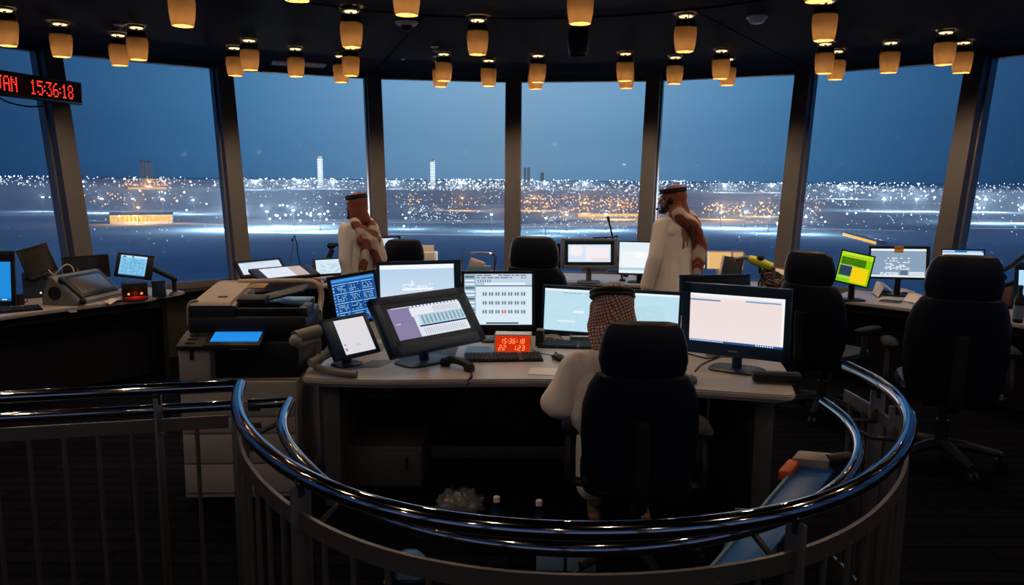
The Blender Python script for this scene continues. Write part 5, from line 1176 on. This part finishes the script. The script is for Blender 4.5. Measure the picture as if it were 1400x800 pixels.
def head_frame(pos, yaw, pitch=0, roll=0): return Matrix.Translation(pos) @ rotm(0, 0, yaw) @ rotm(pitch, 0, 0) @ rotm(0, roll, 0)
def add_head(mb, H):
    """H: frame at the head's centre, +Y is where the face looks"""
    T = lambda x, y, z: H @ V((x, y, z))
    R_ = H.to_3x3().to_4x4()
    mb.ball(T(0, -.012, .022), (.074, .094, .090), 12, R_)             # skull
    mb.ball(T(0, .028, -.045), (.056, .062, .066), 12, R_)             # jaw
    caps(mb, T(0, .085, -.092), .020, T(0, .070, -.085), .028)         # chin
    caps(mb, T(0, .088, .022), .010, T(0, .108, -.022), .014)          # nose
    for s in (-1, 1):
        mb.ball(T(s*.011, .100, -.026), (.009, .010, .008), 6, R_)
        caps(mb, T(s*.048, .074, .032), .011, T(s*.012, .086, .030), .011)   # brow
        mb.ball(T(s*.040, .066, -.018), (.022, .020, .018), 8, R_)     # cheek
        mb.ball(T(s*.076, -.006, -.006), (.010, .019, .032), 8, R_)    # ear
    caps(mb, T(-.020, .088, -.052), .007, T(.020, .088, -.052), .007); caps(mb, T(-.017, .087, -.063), .008, T(.017, .087, -.063), .008)
def add_hand(mb, wr, fdir, palm_n, side, curl=.5, sc=1.0):
    """five separate fingers; FDIR along the hand, PALM_N out of the palm, SIDE (+1/-1) to which the thumb lies"""
    f = V(fdir).normalized(); n_ = V(palm_n); n_ = (n_ - f*n_.dot(f)).normalized(); t_ = f.cross(n_)*side
    B = Matrix((t_, f, n_)).transposed().to_4x4()
    wr = V(wr)
    caps(mb, wr - f*.02, .024*sc, wr + f*.02*sc, .024*sc, flat=None)
    mb.ball(wr + f*.055*sc, (.041*sc, .052*sc, .015*sc), 10, B)
    for i, (o, ln) in enumerate(((.030, .068), (.0105, .078), (-.0105, .073), (-.030, .056))):
        p = wr + (f*.092 + t_*o)*sc; a = 0; q = wr + (f*.06 + t_*o*.9)*sc; r_ = .0082*sc
        caps(mb, q, .010*sc, p, r_, 10)
        for j, (s_, k) in enumerate(((.45, .9), (.32, 1.0), (.23, .7))):
            a += curl*k*(.75 if j == 0 else 1); d = f*math.cos(a) + n_*math.sin(a); p2 = p + d*ln*s_*sc
            caps(mb, p, r_, p2, r_*.93, 10); p = p2; r_ *= .93
    p = wr + (f*.025 + t_*.032)*sc; d1 = (f*.55 + t_*.75 + n_*.35).normalized(); p2 = p + d1*.042*sc; d2 = (f*.85 + t_*.25 + n_*.45).normalized(); p3 = p2 + d2*.032*sc; p4 = p3 + (d2*.7 + f*.4 + n_*.2).normalized()*.024*sc
    caps(mb, wr + f*.015*sc + t_*.012*sc, .016*sc, p, .014*sc, 10); caps(mb, p, .013*sc, p2, .010*sc, 10); caps(mb, p2, .010*sc, p3, .0092*sc, 10); caps(mb, p3, .0092*sc, p4, .008*sc, 10)
def fold(amp, fz=9, seed=0):
    def f(co):
        p = V((co.x*9 + seed, co.y*9, co.z*2.0)); return amp*(noise.noise(p) + .5*noise.noise(V((co.x*22, co.y*22 + seed, co.z*6))))
    return f
def face_parts(H, root, beard=True):
    T = lambda x, y, z: H @ V((x, y, z)); R_ = H.to_3x3().to_4x4()
    for s in (-1, 1):
        mb = MB(); mb.ball(T(s*.031, .080, .014), (.013, .010, .009), 8, R_); e_ = mb.build('eye', 'white', root)
        mb = MB(); mb.ball(T(s*.031, .0885, .014), (.0055, .003, .0055), 8, R_); mb.build('iris', 'black', e_)
        mb = MB(); caps(mb, T(s*.050, .082, .038), .005, T(s*.014, .095, .038), .006); mb.build('eyebrow', 'hair', root)
    if beard:
        mb = MB()
        mb.ball(T(0, .040, -.070), (.060, .058, .052), 10, R_)
        for s in (-1, 1): caps(mb, T(s*.062, .015, .0), .016, T(s*.056, .040, -.055), .022)
        caps(mb, T(0, .094, -.098), .020, T(0, .075, -.09), .03); caps(mb, T(-.026, .094, -.042), .007, T(.026, .094, -.042), .007)
        return finish('beard', fuse(mb.bm, .006, 3), 'hair', root)
def cord_ring(H, root, z=.080, r=(.094, .108), tilt=-8):
    mb = MB()
    for k in range(2):
        pts = [H @ (rotm(tilt) @ V((r[0]*math.cos(a), r[1]*math.sin(a) - .018, z + k*.019))) for a in [2*PI*i/40 for i in range(40)]]
        mb.tube(pts, .0115, 10, closed=True)
    return mb.build('head_cord', 'rope', root)
def standing(label, x, y_top, Y, yaw, hyaw, robe, cloth, scale, bearded, headset, arms, tails, hp=(0, 0)):
    top = at_y(x, y_top, Y)
    t = thing('person', label, 'person', (top.x, Y, 0), yaw, None, scale)
    Hc = V((.0, .035, 1.60)); H = head_frame(Hc, hyaw - yaw, *hp)
    sh = {s: V((s*.168, -.01, 1.39)) for s in (-1, 1)}
    el, wr = arms
    mb = MB(); add_head(mb, H)
    caps(mb, (0, .0, 1.42), .060, Hc + V((0, -.01, -.06)), .056)
    for a, ra, b, rb in (((0, 0, .98), .135, (0, .005, 1.22), .135), ((0, .0, 1.22), .14, (0, -.01, 1.34), .125), ((-.12, -.01, 1.37), .07, (.12, -.01, 1.37), .07)): caps(mb, a, ra, b, rb)
    for s in (-1, 1):
        hip = V((s*.09, 0, .92)); kn = V((s*.10, .02, .50)); an = V((s*.10, -.01, .10))
        caps(mb, hip, .088, kn, .060); caps(mb, kn, .058, kn + V((0, -.02, -.14)), .058); caps(mb, kn + V((0, -.02, -.14)), .058, an, .038)
        caps(mb, (s*.10, -.04, .035), .032, (s*.105, .06, .034), .036); caps(mb, (s*.105, .06, .034), .036, (s*.115, .15, .026), .026)
        i = 0 if s < 0 else 1
        caps(mb, sh[s], .055, el[i], .042); caps(mb, el[i], .041, wr[i], .028)
        fd = (V(wr[i]) - V(el[i])).normalized(); fd = (fd + V((0, .15, -.25))).normalized()
        add_hand(mb, V(wr[i]) + fd*.015, fd, V((-s, .1, .1)), 1 if s < 0 else -1, .38)
    finish('body', fuse(mb.bm, .0048, 2), 'skin', t)
    # thobe
    mb = MB()
    caps(mb, (-.140, -.01, 1.395), .066, (.140, -.01, 1.395), .066); caps(mb, (-.10, -.02, 1.34), .10, (.10, -.02, 1.34), .10); caps(mb, (0, -.005, 1.40), .085, (0, .0, 1.475), .062)
    rings = []
    for z, w, d, fo in ((1.38, .40, .23, 0), (1.25, .42, .26, .0), (1.10, .40, .27, .004), (.95, .42, .29, .008), (.75, .45, .32, .014), (.5, .48, .36, .020), (.25, .51, .40, .026), (.07, .53, .42, .030)):
        g = se_ring((0, 0, z), w, d, 72, 2.4)
        rings.append([V((p.x*(1+fo*math.sin(9*a)*2.2), p.y*(1+fo*math.sin(7*a+1)*2.2), p.z)) for p, a in zip(g, [2*PI*k/72 for k in range(72)])])
    mb.loft(rings)
    for s in (-1, 1):
        i = 0 if s < 0 else 1
        caps(mb, sh[s], .074, el[i], .064); caps(mb, el[i], .064, V(el[i]) + (V(wr[i]) - V(el[i]))*.95, .050)
    finish('robe', fuse(mb.bm, .0095, 5), robe, t, disp=fold(.017, seed=x*.01))
    mb = MB(); pts = [(.062*math.cos(a), .062*math.sin(a) + .005, 1.485 + .012*math.sin(a)) for a in [2*PI*i/28 for i in range(28)]]; mb.tube(pts, .014, 8, closed=True); mb.build('collar', robe, t)
    # headcloth
    mb = MB(); R_ = H.to_3x3().to_4x4(); T = lambda *p: H @ V(p)
    mb.ball(T(0, -.026, .040), (.094, .104, .094), 14, R_); mb.ball(T(0, -.055, -.03), (.090, .072, .11), 12, R_)
    for s in (-1, 1): caps(mb, T(s*.074, .012, .04), .024, T(s*.080, -.02, -.09), .034); caps(mb, T(s*.080, -.02, -.09), .036, T(s*.070, -.03, -.15), .045)
    nape = T(0, -.085, -.10)
    caps(mb, T(0, -.07, -.02), .06, nape, .075); caps(mb, T(-.06, -.06, -.13), .045, T(.06, -.06, -.13), .045)
    hc = finish('headcloth', fuse(mb.bm, .008, 4), cloth, t, disp=fold(.012, seed=3+x*.01))
    mb = MB()
    for path, rad, flat in tails:
        for k in range(len(path)-1): caps(mb, path[k], rad[k], path[k+1], rad[k+1])
    finish('cloth_tail', fuse(mb.bm, .008, 4), cloth + '_tail', hc, 'thrown-back ends with white border', disp=fold(.016, seed=7+x*.01))
    cord_ring(H, t)
    b_ = face_parts(H, t, bearded)
    if headset:
        mb = MB(); pts = smooth_path([T(.0, -.02, .138), T(.08, -.02, .10), T(.104, -.01, .0)], 5); mb.tube(smooth_path([T(-.104, .0, .0), T(-.098, .05, -.05), T(-.05, .115, -.072)], 5), .0035, 8); hb = mb.build('headset', 'black', t)
        mb = MB(); mb.ball(T(-.045, .118, -.073), (.012, .012, .012), 8, R_); mb.build('microphone', 'black', hb)
        mb = MB(); mb.ball(T(-.102, .0, .0), (.016, .03, .03), 8, R_); mb.build('ear_pad', 'black', hb)
    return t
lean = standing('bearded person in grey-white robe, red checked headcloth, standing at third window mullion', 489, 264, 6.95, 48, 66, 'thobeblue', 'shemaghdark', .965, True, False,
    ((V((-.235, -.07, 1.13)), V((.235, -.07, 1.13))), (V((-.20, -.09, .88)), V((.21, .03, .88)))),
    [([V((-.10, -.06, 1.47)), V((-.07, -.14, 1.38)), V((.06, -.16, 1.30)), V((.12, -.165, 1.12)), V((.10, -.16, .98))], [.05, .05, .055, .055, .04], None),
     ([V((.11, -.05, 1.47)), V((.09, -.13, 1.38)), V((-.02, -.165, 1.30)), V((-.06, -.165, 1.14)), V((-.09, -.155, 1.0))], [.05, .055, .055, .05, .035], None),
     ([V((-.09, -.145, 1.31)), V((.14, -.145, 1.31))], [.04, .04], None)])
lean.scale = (.965*.86, .965*.88, .965)
standing('person in white robe with red checked headcloth and headset microphone, standing', 924, 249.5, 6.95, 36, 68, 'thobe', 'shemagh', 1.012, True, True,
    ((V((-.255, -.02, 1.12)), V((.24, -.02, 1.12))), (V((-.285, .03, .86)), V((.23, .06, .88)))),
    [([V((-.05, -.10, 1.50)), V((.02, -.145, 1.42)), V((.11, -.155, 1.34)), V((.17, -.145, 1.22)), V((.16, -.15, 1.08)), V((.14, -.155, .97))], [.065, .065, .058, .06, .055, .03], None),
     ([V((.11, -.05, 1.48)), V((.15, -.11, 1.40)), V((.20, -.10, 1.32)), V((.21, -.10, 1.18)), V((.19, -.12, 1.05))], [.055, .05, .05, .045, .03], None)])
# --- the seated man
cx = .575; RZ = -4
t = thing('person', 'seated person in white robe and brown checked headcloth, seen from behind', 'person', (cx-.03, 3.53, 0), RZ)
inv = wm(t).inverted()
hc_w = at_y(836, 427, 3.58); Hc = inv @ hc_w; Hc.z = hc_w.z
H = head_frame(Hc, 6, -12, 2)
shl = inv @ at_y(783, 500, 3.50); shr = V((Hc.x + .36*.62, -.02, Hc.z-.27)); chest = (shl+shr)/2
shl = V((Hc.x-.155, shl.y-.02, Hc.z-.235)); shr = V((Hc.x+.215, shl.y, Hc.z-.25)); chest = (shl+shr)/2 + V((0, -.01, -.06))
pel = V((.0, .0, .60))
ell = V((shl.x-.085, shl.y-.02, .80)); wrl = V((shl.x-.02, shl.y+.23, .79)); elr = V((shr.x+.07, shr.y+.08, .82)); wrr = V((shr.x+.0, shr.y+.32, .79))
mb = MB(); add_head(mb, H)
caps(mb, (shl+shr)/2 + V((0, .0, .02)), .06, Hc + (H.to_3x3() @ V((0, -.015, -.06))), .056)
caps(mb, pel, .15, chest + V((0, 0, -.12)), .14); caps(mb, chest + V((0, 0, -.12)), .14, chest, .12); caps(mb, shl + V((.06, 0, -.02)), .07, shr + V((-.06, 0, -.02)), .07)
for s, el_, wr_, sh_ in ((-1, ell, wrl, shl), (1, elr, wrr, shr)):
    caps(mb, sh_, .055, el_, .043); caps(mb, el_, .042, wr_, .028); f_ = (wr_-el_).normalized(); f_.z = -.12
    add_hand(mb, wr_ + f_*.015, f_, V((0, 0, -1)), -1 if s < 0 else 1, .45)
    hip = V((s*.09, .02, .59)); kn = V((s*.13, .46, .56)); an = V((s*.13, .46, .12))
    caps(mb, hip, .095, kn, .066); caps(mb, kn, .062, kn + V((0, -.01, -.14)), .06); caps(mb, kn + V((0, -.01, -.14)), .06, an, .040)
    caps(mb, an + V((0, -.04, -.08)), .034, an + V((0, .07, -.08)), .036); caps(mb, an + V((0, .07, -.08)), .036, an + V((s*.01, .16, -.09)), .026)
finish('body', fuse(mb.bm, .0048, 2), 'skin', t)
mb = MB()
caps(mb, shl + V((.04, 0, 0)), .072, (shl+shr)/2 + V((0, -.01, .01)), .088); caps(mb, shr + V((-.04, 0, 0)), .072, (shl+shr)/2 + V((0, -.01, .01)), .088); caps(mb, chest + V((-.08, 0, -.03)), .12, chest + V((.08, 0, -.03)), .12)
caps(mb, (shl+shr)/2 + V((0, .0, .02)), .078, (shl+shr)/2 + V((0, .01, .065)), .062)
mb.loft([[p for p in se_ring((c.x, c.y, c.z), w, d, 48, 2.4)] for c, w, d in ((chest + V((0, 0, 0)), .40, .24), (chest + V((0, 0, -.14)), .41, .26), ((chest + pel)/2 + V((0, 0, -.1)), .40, .27), (pel + V((0, .02, .0)), .42, .30), (pel + V((0, .03, -.085)), .40, .30))])
caps(mb, shl, .080, ell, .076); caps(mb, ell, .076, ell + (wrl-ell)*.92, .054); caps(mb, shr, .080, elr, .074); caps(mb, elr, .074, elr + (wrr-elr)*.92, .054)
for s in (-1, 1): caps(mb, (s*.09, .05, .60), .105, (s*.13, .46, .565), .085); caps(mb, (s*.13, .46, .56), .085, (s*.14, .46, .22), .10)
caps(mb, (-.12, .46, .5), .08, (.12, .46, .5), .08); caps(mb, (-.13, .46, .24), .09, (.13, .46, .24), .09)
finish('robe', fuse(mb.bm, .0085, 5), 'thobe', t, disp=fold(.020, seed=5))
mb = MB(); R_ = H.to_3x3().to_4x4(); T = lambda *p: H @ V(p)
mb.ball(T(0, -.026, .036), (.092, .104, .098), 14, R_); mb.ball(T(0, -.045, -.02), (.098, .082, .10), 12, R_)
for s in (-1, 1):
    caps(mb, T(s*.078, .01, .03), .026, T(s*.085, -.01, -.06), .034); caps(mb, T(s*.085, -.01, -.06), .034, T(s*.060, -.04, -.15), .036)
caps(mb, T(0, -.07, -.04), .066, T(.01, -.085, -.17), .062); caps(mb, T(.01, -.085, -.17), .062, T(.05, -.11, -.26), .05); caps(mb, T(.05, -.07, -.10), .06, T(.12, -.10, -.22), .04); caps(mb, T(-.03, -.08, -.10), .055, T(-.01, -.10, -.23), .038)
hcl = finish('headcloth', fuse(mb.bm, .0065, 4), 'ghutra', t, disp=fold(.011, seed=9))
# the check is wrapped round the head: give the cloth the head's own origin
off = Hc.copy()
for v in hcl.data.vertices: v.co -= off
hcl.location = off
cord_ring(H, t, .070, (.094, .110), -6); face_parts(H, t, True)
# ================================================================== stainless guard rails
def rail_curve(pts, z): return [at_z(x, y, z) for x, y in pts]
ZT, ZI, ZB = 1.0, .90, .845
outer = [(329, 527), (319, 548), (327, 580), (352, 610), (400, 650), (480, 688), (560, 710), (650, 724), (750, 731), (850, 731), (950, 725), (1050, 712), (1125, 695), (1190, 662), (1232, 622), (1250, 583), (1243, 556), (1222, 532), (1190, 514), (1158, 501)]
def relax(path, it=60):
    L_ = [0]
    for a, b in zip(path, path[1:]): L_.append(L_[-1] + (b-a).length)
    n = 110; out = []; j = 0
    for k in range(n+1):
        s_ = L_[-1]*k/n
        while j < len(L_)-2 and L_[j+1] < s_: j += 1
        out.append(path[j].lerp(path[j+1], (s_-L_[j])/max(1e-9, L_[j+1]-L_[j])))
    for _ in range(it): out = [out[0]] + [(out[i-1] + out[i]*2 + out[i+1])/4 for i in range(1, n)] + [out[-1]]
    return out
co = relax(smooth_path(rail_curve(outer, ZT), 5))
inner = [(396, 549), (382, 568), (381, 590), (392, 612), (420, 637), (452, 657)]
cen_i = V((.21, 3.05, ZI)); rin = 1.094
ci = rail_curve(inner[:5] + [(470, 689), (560, 724), (650, 744), (740, 754), (830, 756), (920, 749), (1010, 731), (1090, 704), (1142, 674), (1170, 641), (1181, 612), (1173, 589), (1154, 565), (1126, 550)], ZI)
ci = relax(smooth_path(ci, 5))
t = thing('guard_rail', 'curved steel guard rail sweeping round in front of the seated man', 'railing', (.21, 2.0, 0), 0, 'stainless guard rails')
mb = MB(); mb.tube(co, .0245, 16); mb.build('top_rail', 'metal', t, world=True)
mb = MB(); mb.tube(ci, .0205, 16); mb.build('hand_rail', 'metal', t, world=True)
def resample(path, step):
    out = [path[0].copy()]; acc = 0
    for a, b in zip(path, path[1:]):
        L_ = (b-a).length; s = 0
        while acc + (L_-s) >= step: s += step-acc; acc = 0; out.append(a + (b-a)*(s/L_))
        acc += L_-s
    return out
def flat_bar(path, z, h, th):
    mb = MB(); r = []
    for i, p in enumerate(path):
        d = path[min(i+1, len(path)-1)] - path[max(i-1, 0)]; d.z = 0; d.normalize(); n_ = V((-d.y, d.x, 0))*th/2; b = V((p.x, p.y, 0))
        r.append([b+n_+V((0, 0, z)), b+n_+V((0, 0, z+h)), b-n_+V((0, 0, z+h)), b-n_+V((0, 0, z))])
    mb.loft(r); return mb
flat_bar(co, ZB, .05, .012).build('flat_bar', 'satin', t, world=True); flat_bar(co, .07, .05, .012).build('bottom_bar', 'satin', t, world=True)
sp = resample(co, .1165)
POST = [1, 9, 21, 32, len(sp)-3]
for i, p in enumerate(sp):
    d = sp[min(i+1, len(sp)-1)] - sp[max(i-1, 0)]; ang = math.degrees(math.atan2(d.y, d.x))
    if i in POST:
        mb = MB(); mb.box((p.x, p.y, (ZT-.03)/2), (.060, .012, ZT-.03), .003, rotm(0, 0, ang+90)); po = mb.build('post', 'satin', t, world=True)
        mb = MB(); ii = V((cen_i.x-p.x, cen_i.y-p.y, 0)).normalized(); near = min(ci, key=lambda c: (c.xy-p.xy).length)
        mb.tube([V((p.x, p.y, ZI-.06)), V(((p.x+near.x)/2, (p.y+near.y)/2, ZI-.055)), V((near.x, near.y, ZI-.016))], .009, 8); mb.tube([V((p.x, p.y, ZT-.06)), V((p.x, p.y, ZT-.018))], .012, 8); 
        mb.bm.transform(wm(t).inverted()); mb.build('bracket', 'darkmetal', po)
    else:
        mb = MB(); mb.cyl((p.x, p.y, .075), (p.x, p.y, ZB+.01), .0085, n=10); mb.build('baluster', 'satin', t, world=True)
# straight rail to the left
A = at_z(-420, 564.5, ZT); B = co[0].copy(); ext = (A-B)
t = thing('guard_rail', 'straight steel guard rail running out of frame at the left', 'railing', ((A.x+B.x)/2, (A.y+B.y)/2, 0), 0, 'stainless guard rails')
d = (A-B).normalized(); B2 = B + d*.035
line = [B2, A]
mb = MB(); mb.tube([B + d*.0, A], .0235, 16); mb.build('top_rail', 'metal', t, world=True)
Ai, Bi = at_z(-420, 594.5, ZI), at_z(393, 550, ZI)
mb = MB(); mb.tube([Bi, Ai], .0200, 16); mb.build('hand_rail', 'metal', t, world=True)
pth = [B + d*.05, A]
flat_bar(pth, ZB-.01, .05, .012).build('flat_bar', 'satin', t, world=True); flat_bar(pth, .07, .05, .012).build('bottom_bar', 'satin', t, world=True)
sp = resample([B + d*.05, A], .1165)
for i, p in enumerate(sp):
    if i == 0: continue
    if i in (2, 13, 24):
        mb = MB(); mb.box((p.x-.02, p.y, (ZT-.03)/2), (.012, .055, ZT-.03), .003); po = mb.build('post', 'satin', t, world=True)
        mb = MB(); mb.tube([V((p.x-.02, p.y, ZI-.08)), V((p.x-.02, p.y+.1, ZI-.07)), V((p.x-.02, Bi.y+(Ai.y-Bi.y)*((p.x-Bi.x)/(Ai.x-Bi.x)), ZI-.016))], .009, 8); mb.tube([V((p.x-.02, p.y, ZT-.06)), V((p.x-.02, p.y, ZT-.018))], .012, 8)
        mb.bm.transform(wm(t).inverted()); mb.build('bracket', 'darkmetal', po)
    else:
        mb = MB(); mb.cyl((p.x, p.y, .075), (p.x, p.y, ZB), .0085, n=10); mb.build('baluster', 'satin', t, world=True)
# ================================================================== things on the floor inside the rail
bt = None
for x, y, lab in ((679, 679, 'clear water bottle on the floor under the desk, the left one'), (737, 684, 'clear water bottle on the floor under the desk, nearer the chair')):
    p = at_z(x, y, .262); p.z = 0
    if bt is None:
        bt = thing('water_bottle', lab, 'bottle', p, 0, 'bottles under the desk')
        mb = MB(); mb.lathe([(.034, 0), (.038, .006), (.038, .06), (.035, .065), (.038, .07), (.038, .15), (.034, .175), (.018, .215), (.014, .222), (.014, .24)], 28); mb.build('body', 'bottle', bt)
        mb = MB(); mb.lathe([(.0375, .085), (.0386, .087), (.0386, .14), (.0375, .142)], 28, cap=False); mb.build('label_band', 'paleblue', bt)
        mb = MB(); mb.lathe([(.0165, .236), (.0165, .258), (.015, .262)], 22); mb.build('cap', 'white', bt)
    else: dup(bt, p, 40, lab)
p = at_z(628, 690, .09); p.z = 0
t = thing('plastic_bag', 'crumpled clear plastic bag on the floor beside the bottles', 'bag', p)
mb = MB(); mb.ball((0, 0, .085), (.13, .10, .085), 16)
for v in mb.bm.verts: v.co += v.co.normalized()*.03*noise.noise(v.co*38); v.co.z = max(0, v.co.z)
mb.build('film', mat('crumpled clear film', (.10, .11, .12), .08, spec=.9), t)
mb = MB()
for k in range(5): mb.tube(smooth_path([(random.uniform(-.03, .03), random.uniform(-.03, .03), .14), (random.uniform(-.05, .05), random.uniform(-.04, .04), .19), (random.uniform(-.07, .07), random.uniform(-.04, .04), .20)], 4), [.008, .007, .007, .006, .006, .006, .006, .005, .004], 6)
mb.build('knot', 'bottle', t)
p = at_z(561, 752, .14); p.z = 0
t = thing('sling_bag', 'small round blue bag with a strap on the floor behind the rail', 'bag', p)
mb = MB(); mb.loft([se_ring((0, 0, z), w, d_, 28, 2.4) for z, w, d_ in ((0, .12, .08), (.012, .14, .10), (.06, .15, .11), (.105, .13, .09), (.13, .08, .06), (.138, .03, .03))]); mb.build('pouch', mat('blue nylon', (.02, .13, .36), .45), t)
mb = MB(); mb.box((0, -.054, .055), (.10, .010, .06), .004); mb.build('pocket', mat('pale blue nylon', (.10, .19, .30), .5), t)
mb = MB(); mb.tube(smooth_path([(-.06, 0, .10), (-.09, -.03, .04), (-.11, -.05, .008), (-.06, -.11, .008), (.04, -.12, .008)], 5), .005, 8); mb.tube(smooth_path([(.055, -.01, .10), (.10, -.02, .085), (.095, -.02, .03), (.06, -.02, .015)], 5), .005, 8); mb.build('strap', 'satin', t)
for x0, x1, y0, y1, l_ in ((734, 772, 767, 782, 'pale flat box on the floor behind the rail, the left of two'), (776, 816, 769, 783, 'pale flat box on the floor behind the rail, the right of two')):
    a, b = at_z(x0, y1, .0), at_z(x1, y1, .0); w = b.x-a.x
    t = thing('storage_box', l_, 'box', ((a.x+b.x)/2, a.y+.11, 0), -2, 'flat boxes behind the rail')
    mb = MB(); mb.box((0, -.02, .045), (w, .17, .09), .005); mb.build('carton', 'paleblue', t)
    mb = MB(); mb.box((0, -.02, .094), (w+.004, .174, .016), .004); mb.build('lid', 'paleblue', t)
# blue cleaning trolley with a slanting panel, right inside the rail
a, b, c_, d_ = at_y(1056, 692, 3.05), at_y(1098, 692, 2.95), at_y(1134, 648, 3.15), at_y(1106, 640, 3.25)
base = V((1.20, 3.05, 0))
base = V(((a.x+c_.x)/2, 3.1, 0))
t = thing('tilting_stand', 'blue slanting equipment panel on a stand inside the rail', 'stand', base, -8)
top = V(((c_.x+d_.x)/2, 3.22, (c_.z+d_.z)/2)); bot = V(((a.x+b.x)/2, 3.0, (a.z+b.z)/2)); ax = (top-bot); up_ = ax.normalized(); sd = V((1, -.25, 0)).normalized(); nn = sd.cross(up_).normalized()
BF = Matrix((sd, up_, nn)).transposed().to_4x4()
L2 = ax.length+.5
mb = MB(); mb.box((0, 0, 0), (.14, L2, .02), .005); mb.xf(Matrix.Translation(top - up_*L2/2) @ BF); mb.build('panel', 'blue', t, world=True)
mb = MB(); mb.box((-.078, 0, .004), (.014, L2, .035), .004); mb.xf(Matrix.Translation(top - up_*L2/2) @ BF); mb.build('rim', 'paleblue', t, world=True)
mb = MB(); mb.box((-.03, .03, .02), (.15, .075, .06), .008); mb.xf(Matrix.Translation(top) @ BF); mb.build('head_box', 'lightgrey', t, world=True)
mb = MB(); mb.box((-.095, -.05, .015), (.05, .11, .05), .008); mb.xf(Matrix.Translation(top) @ BF); mb.build('side_block', 'orange', t, world=True, label='orange block')
mb = MB(); mb.tube([top + V((.04, 0, .04)), top + V((.13, .01, .045)), top + V((.2, .02, .042))], [.026, .03, .022], 12); mb.tube(smooth_path([top + V((.18, 0, .04)), top + V((.19, .0, -.04)), top + V((.14, .0, -.10)), top + V((.06, 0, -.12))], 4), .012, 8); mb.build('motor', 'black', t, world=True)
mb = MB(); lp = top - up_*L2*.75; mb.tube([lp, V((lp.x+.05, 3.12, .03))], .02, 10); mb.box((lp.x+.05, 3.12, .0175), (.36, .30, .035), .01); mb.build('base', 'darkmetal', t, world=True)
# lit blue folder and grey panel
p = at_z(1012, 776, .0)
t = thing('folder', 'bright blue folder leaning on a grey board on the floor', 'folder', p, -8)
mb = MB(); mb.box((-.02, .03, .10), (.10, .012, .19), .003, rotm(-14, 16, 0)); mb.build('cover', mat('bright blue card', (.07, .34, .62), .5), t)
mb = MB(); mb.box((-.012, .048, .10), (.09, .006, .17), .002, rotm(-14, 16, 0)); mb.build('pages', 'paper', t)
p = at_z(1038, 772, .0)
t = thing('board', 'grey upright board behind the bright blue folder', 'board', p + V((.0, .08, 0)), -8)
mb = MB(); mb.box((0, 0, .12), (.20, .016, .23), .004, rotm(-8)); mb.build('sheet', 'midgrey', t)
mb = MB(); mb.box((0, .0, .012), (.16, .12, .02), .004); mb.build('foot', 'darkgrey', t)
sc = bpy.context.scene
sc.view_settings.view_transform = 'Standard'; sc.view_settings.look = 'None'; sc.view_settings.gamma = 1; sc.view_settings.use_curve_mapping = False
sc.view_settings.exposure = 0
sc.cycles.use_denoising = True
try: sc.cycles.denoiser = 'OPENIMAGEDENOISE'
except Exception: pass
sc.cycles.max_bounces = 8; sc.cycles.transparent_max_bounces = 16; sc.cycles.sample_clamp_indirect = 4
sc.cycles.use_light_tree = True; sc.cycles.caustics_reflective = False; sc.cycles.caustics_refractive = False
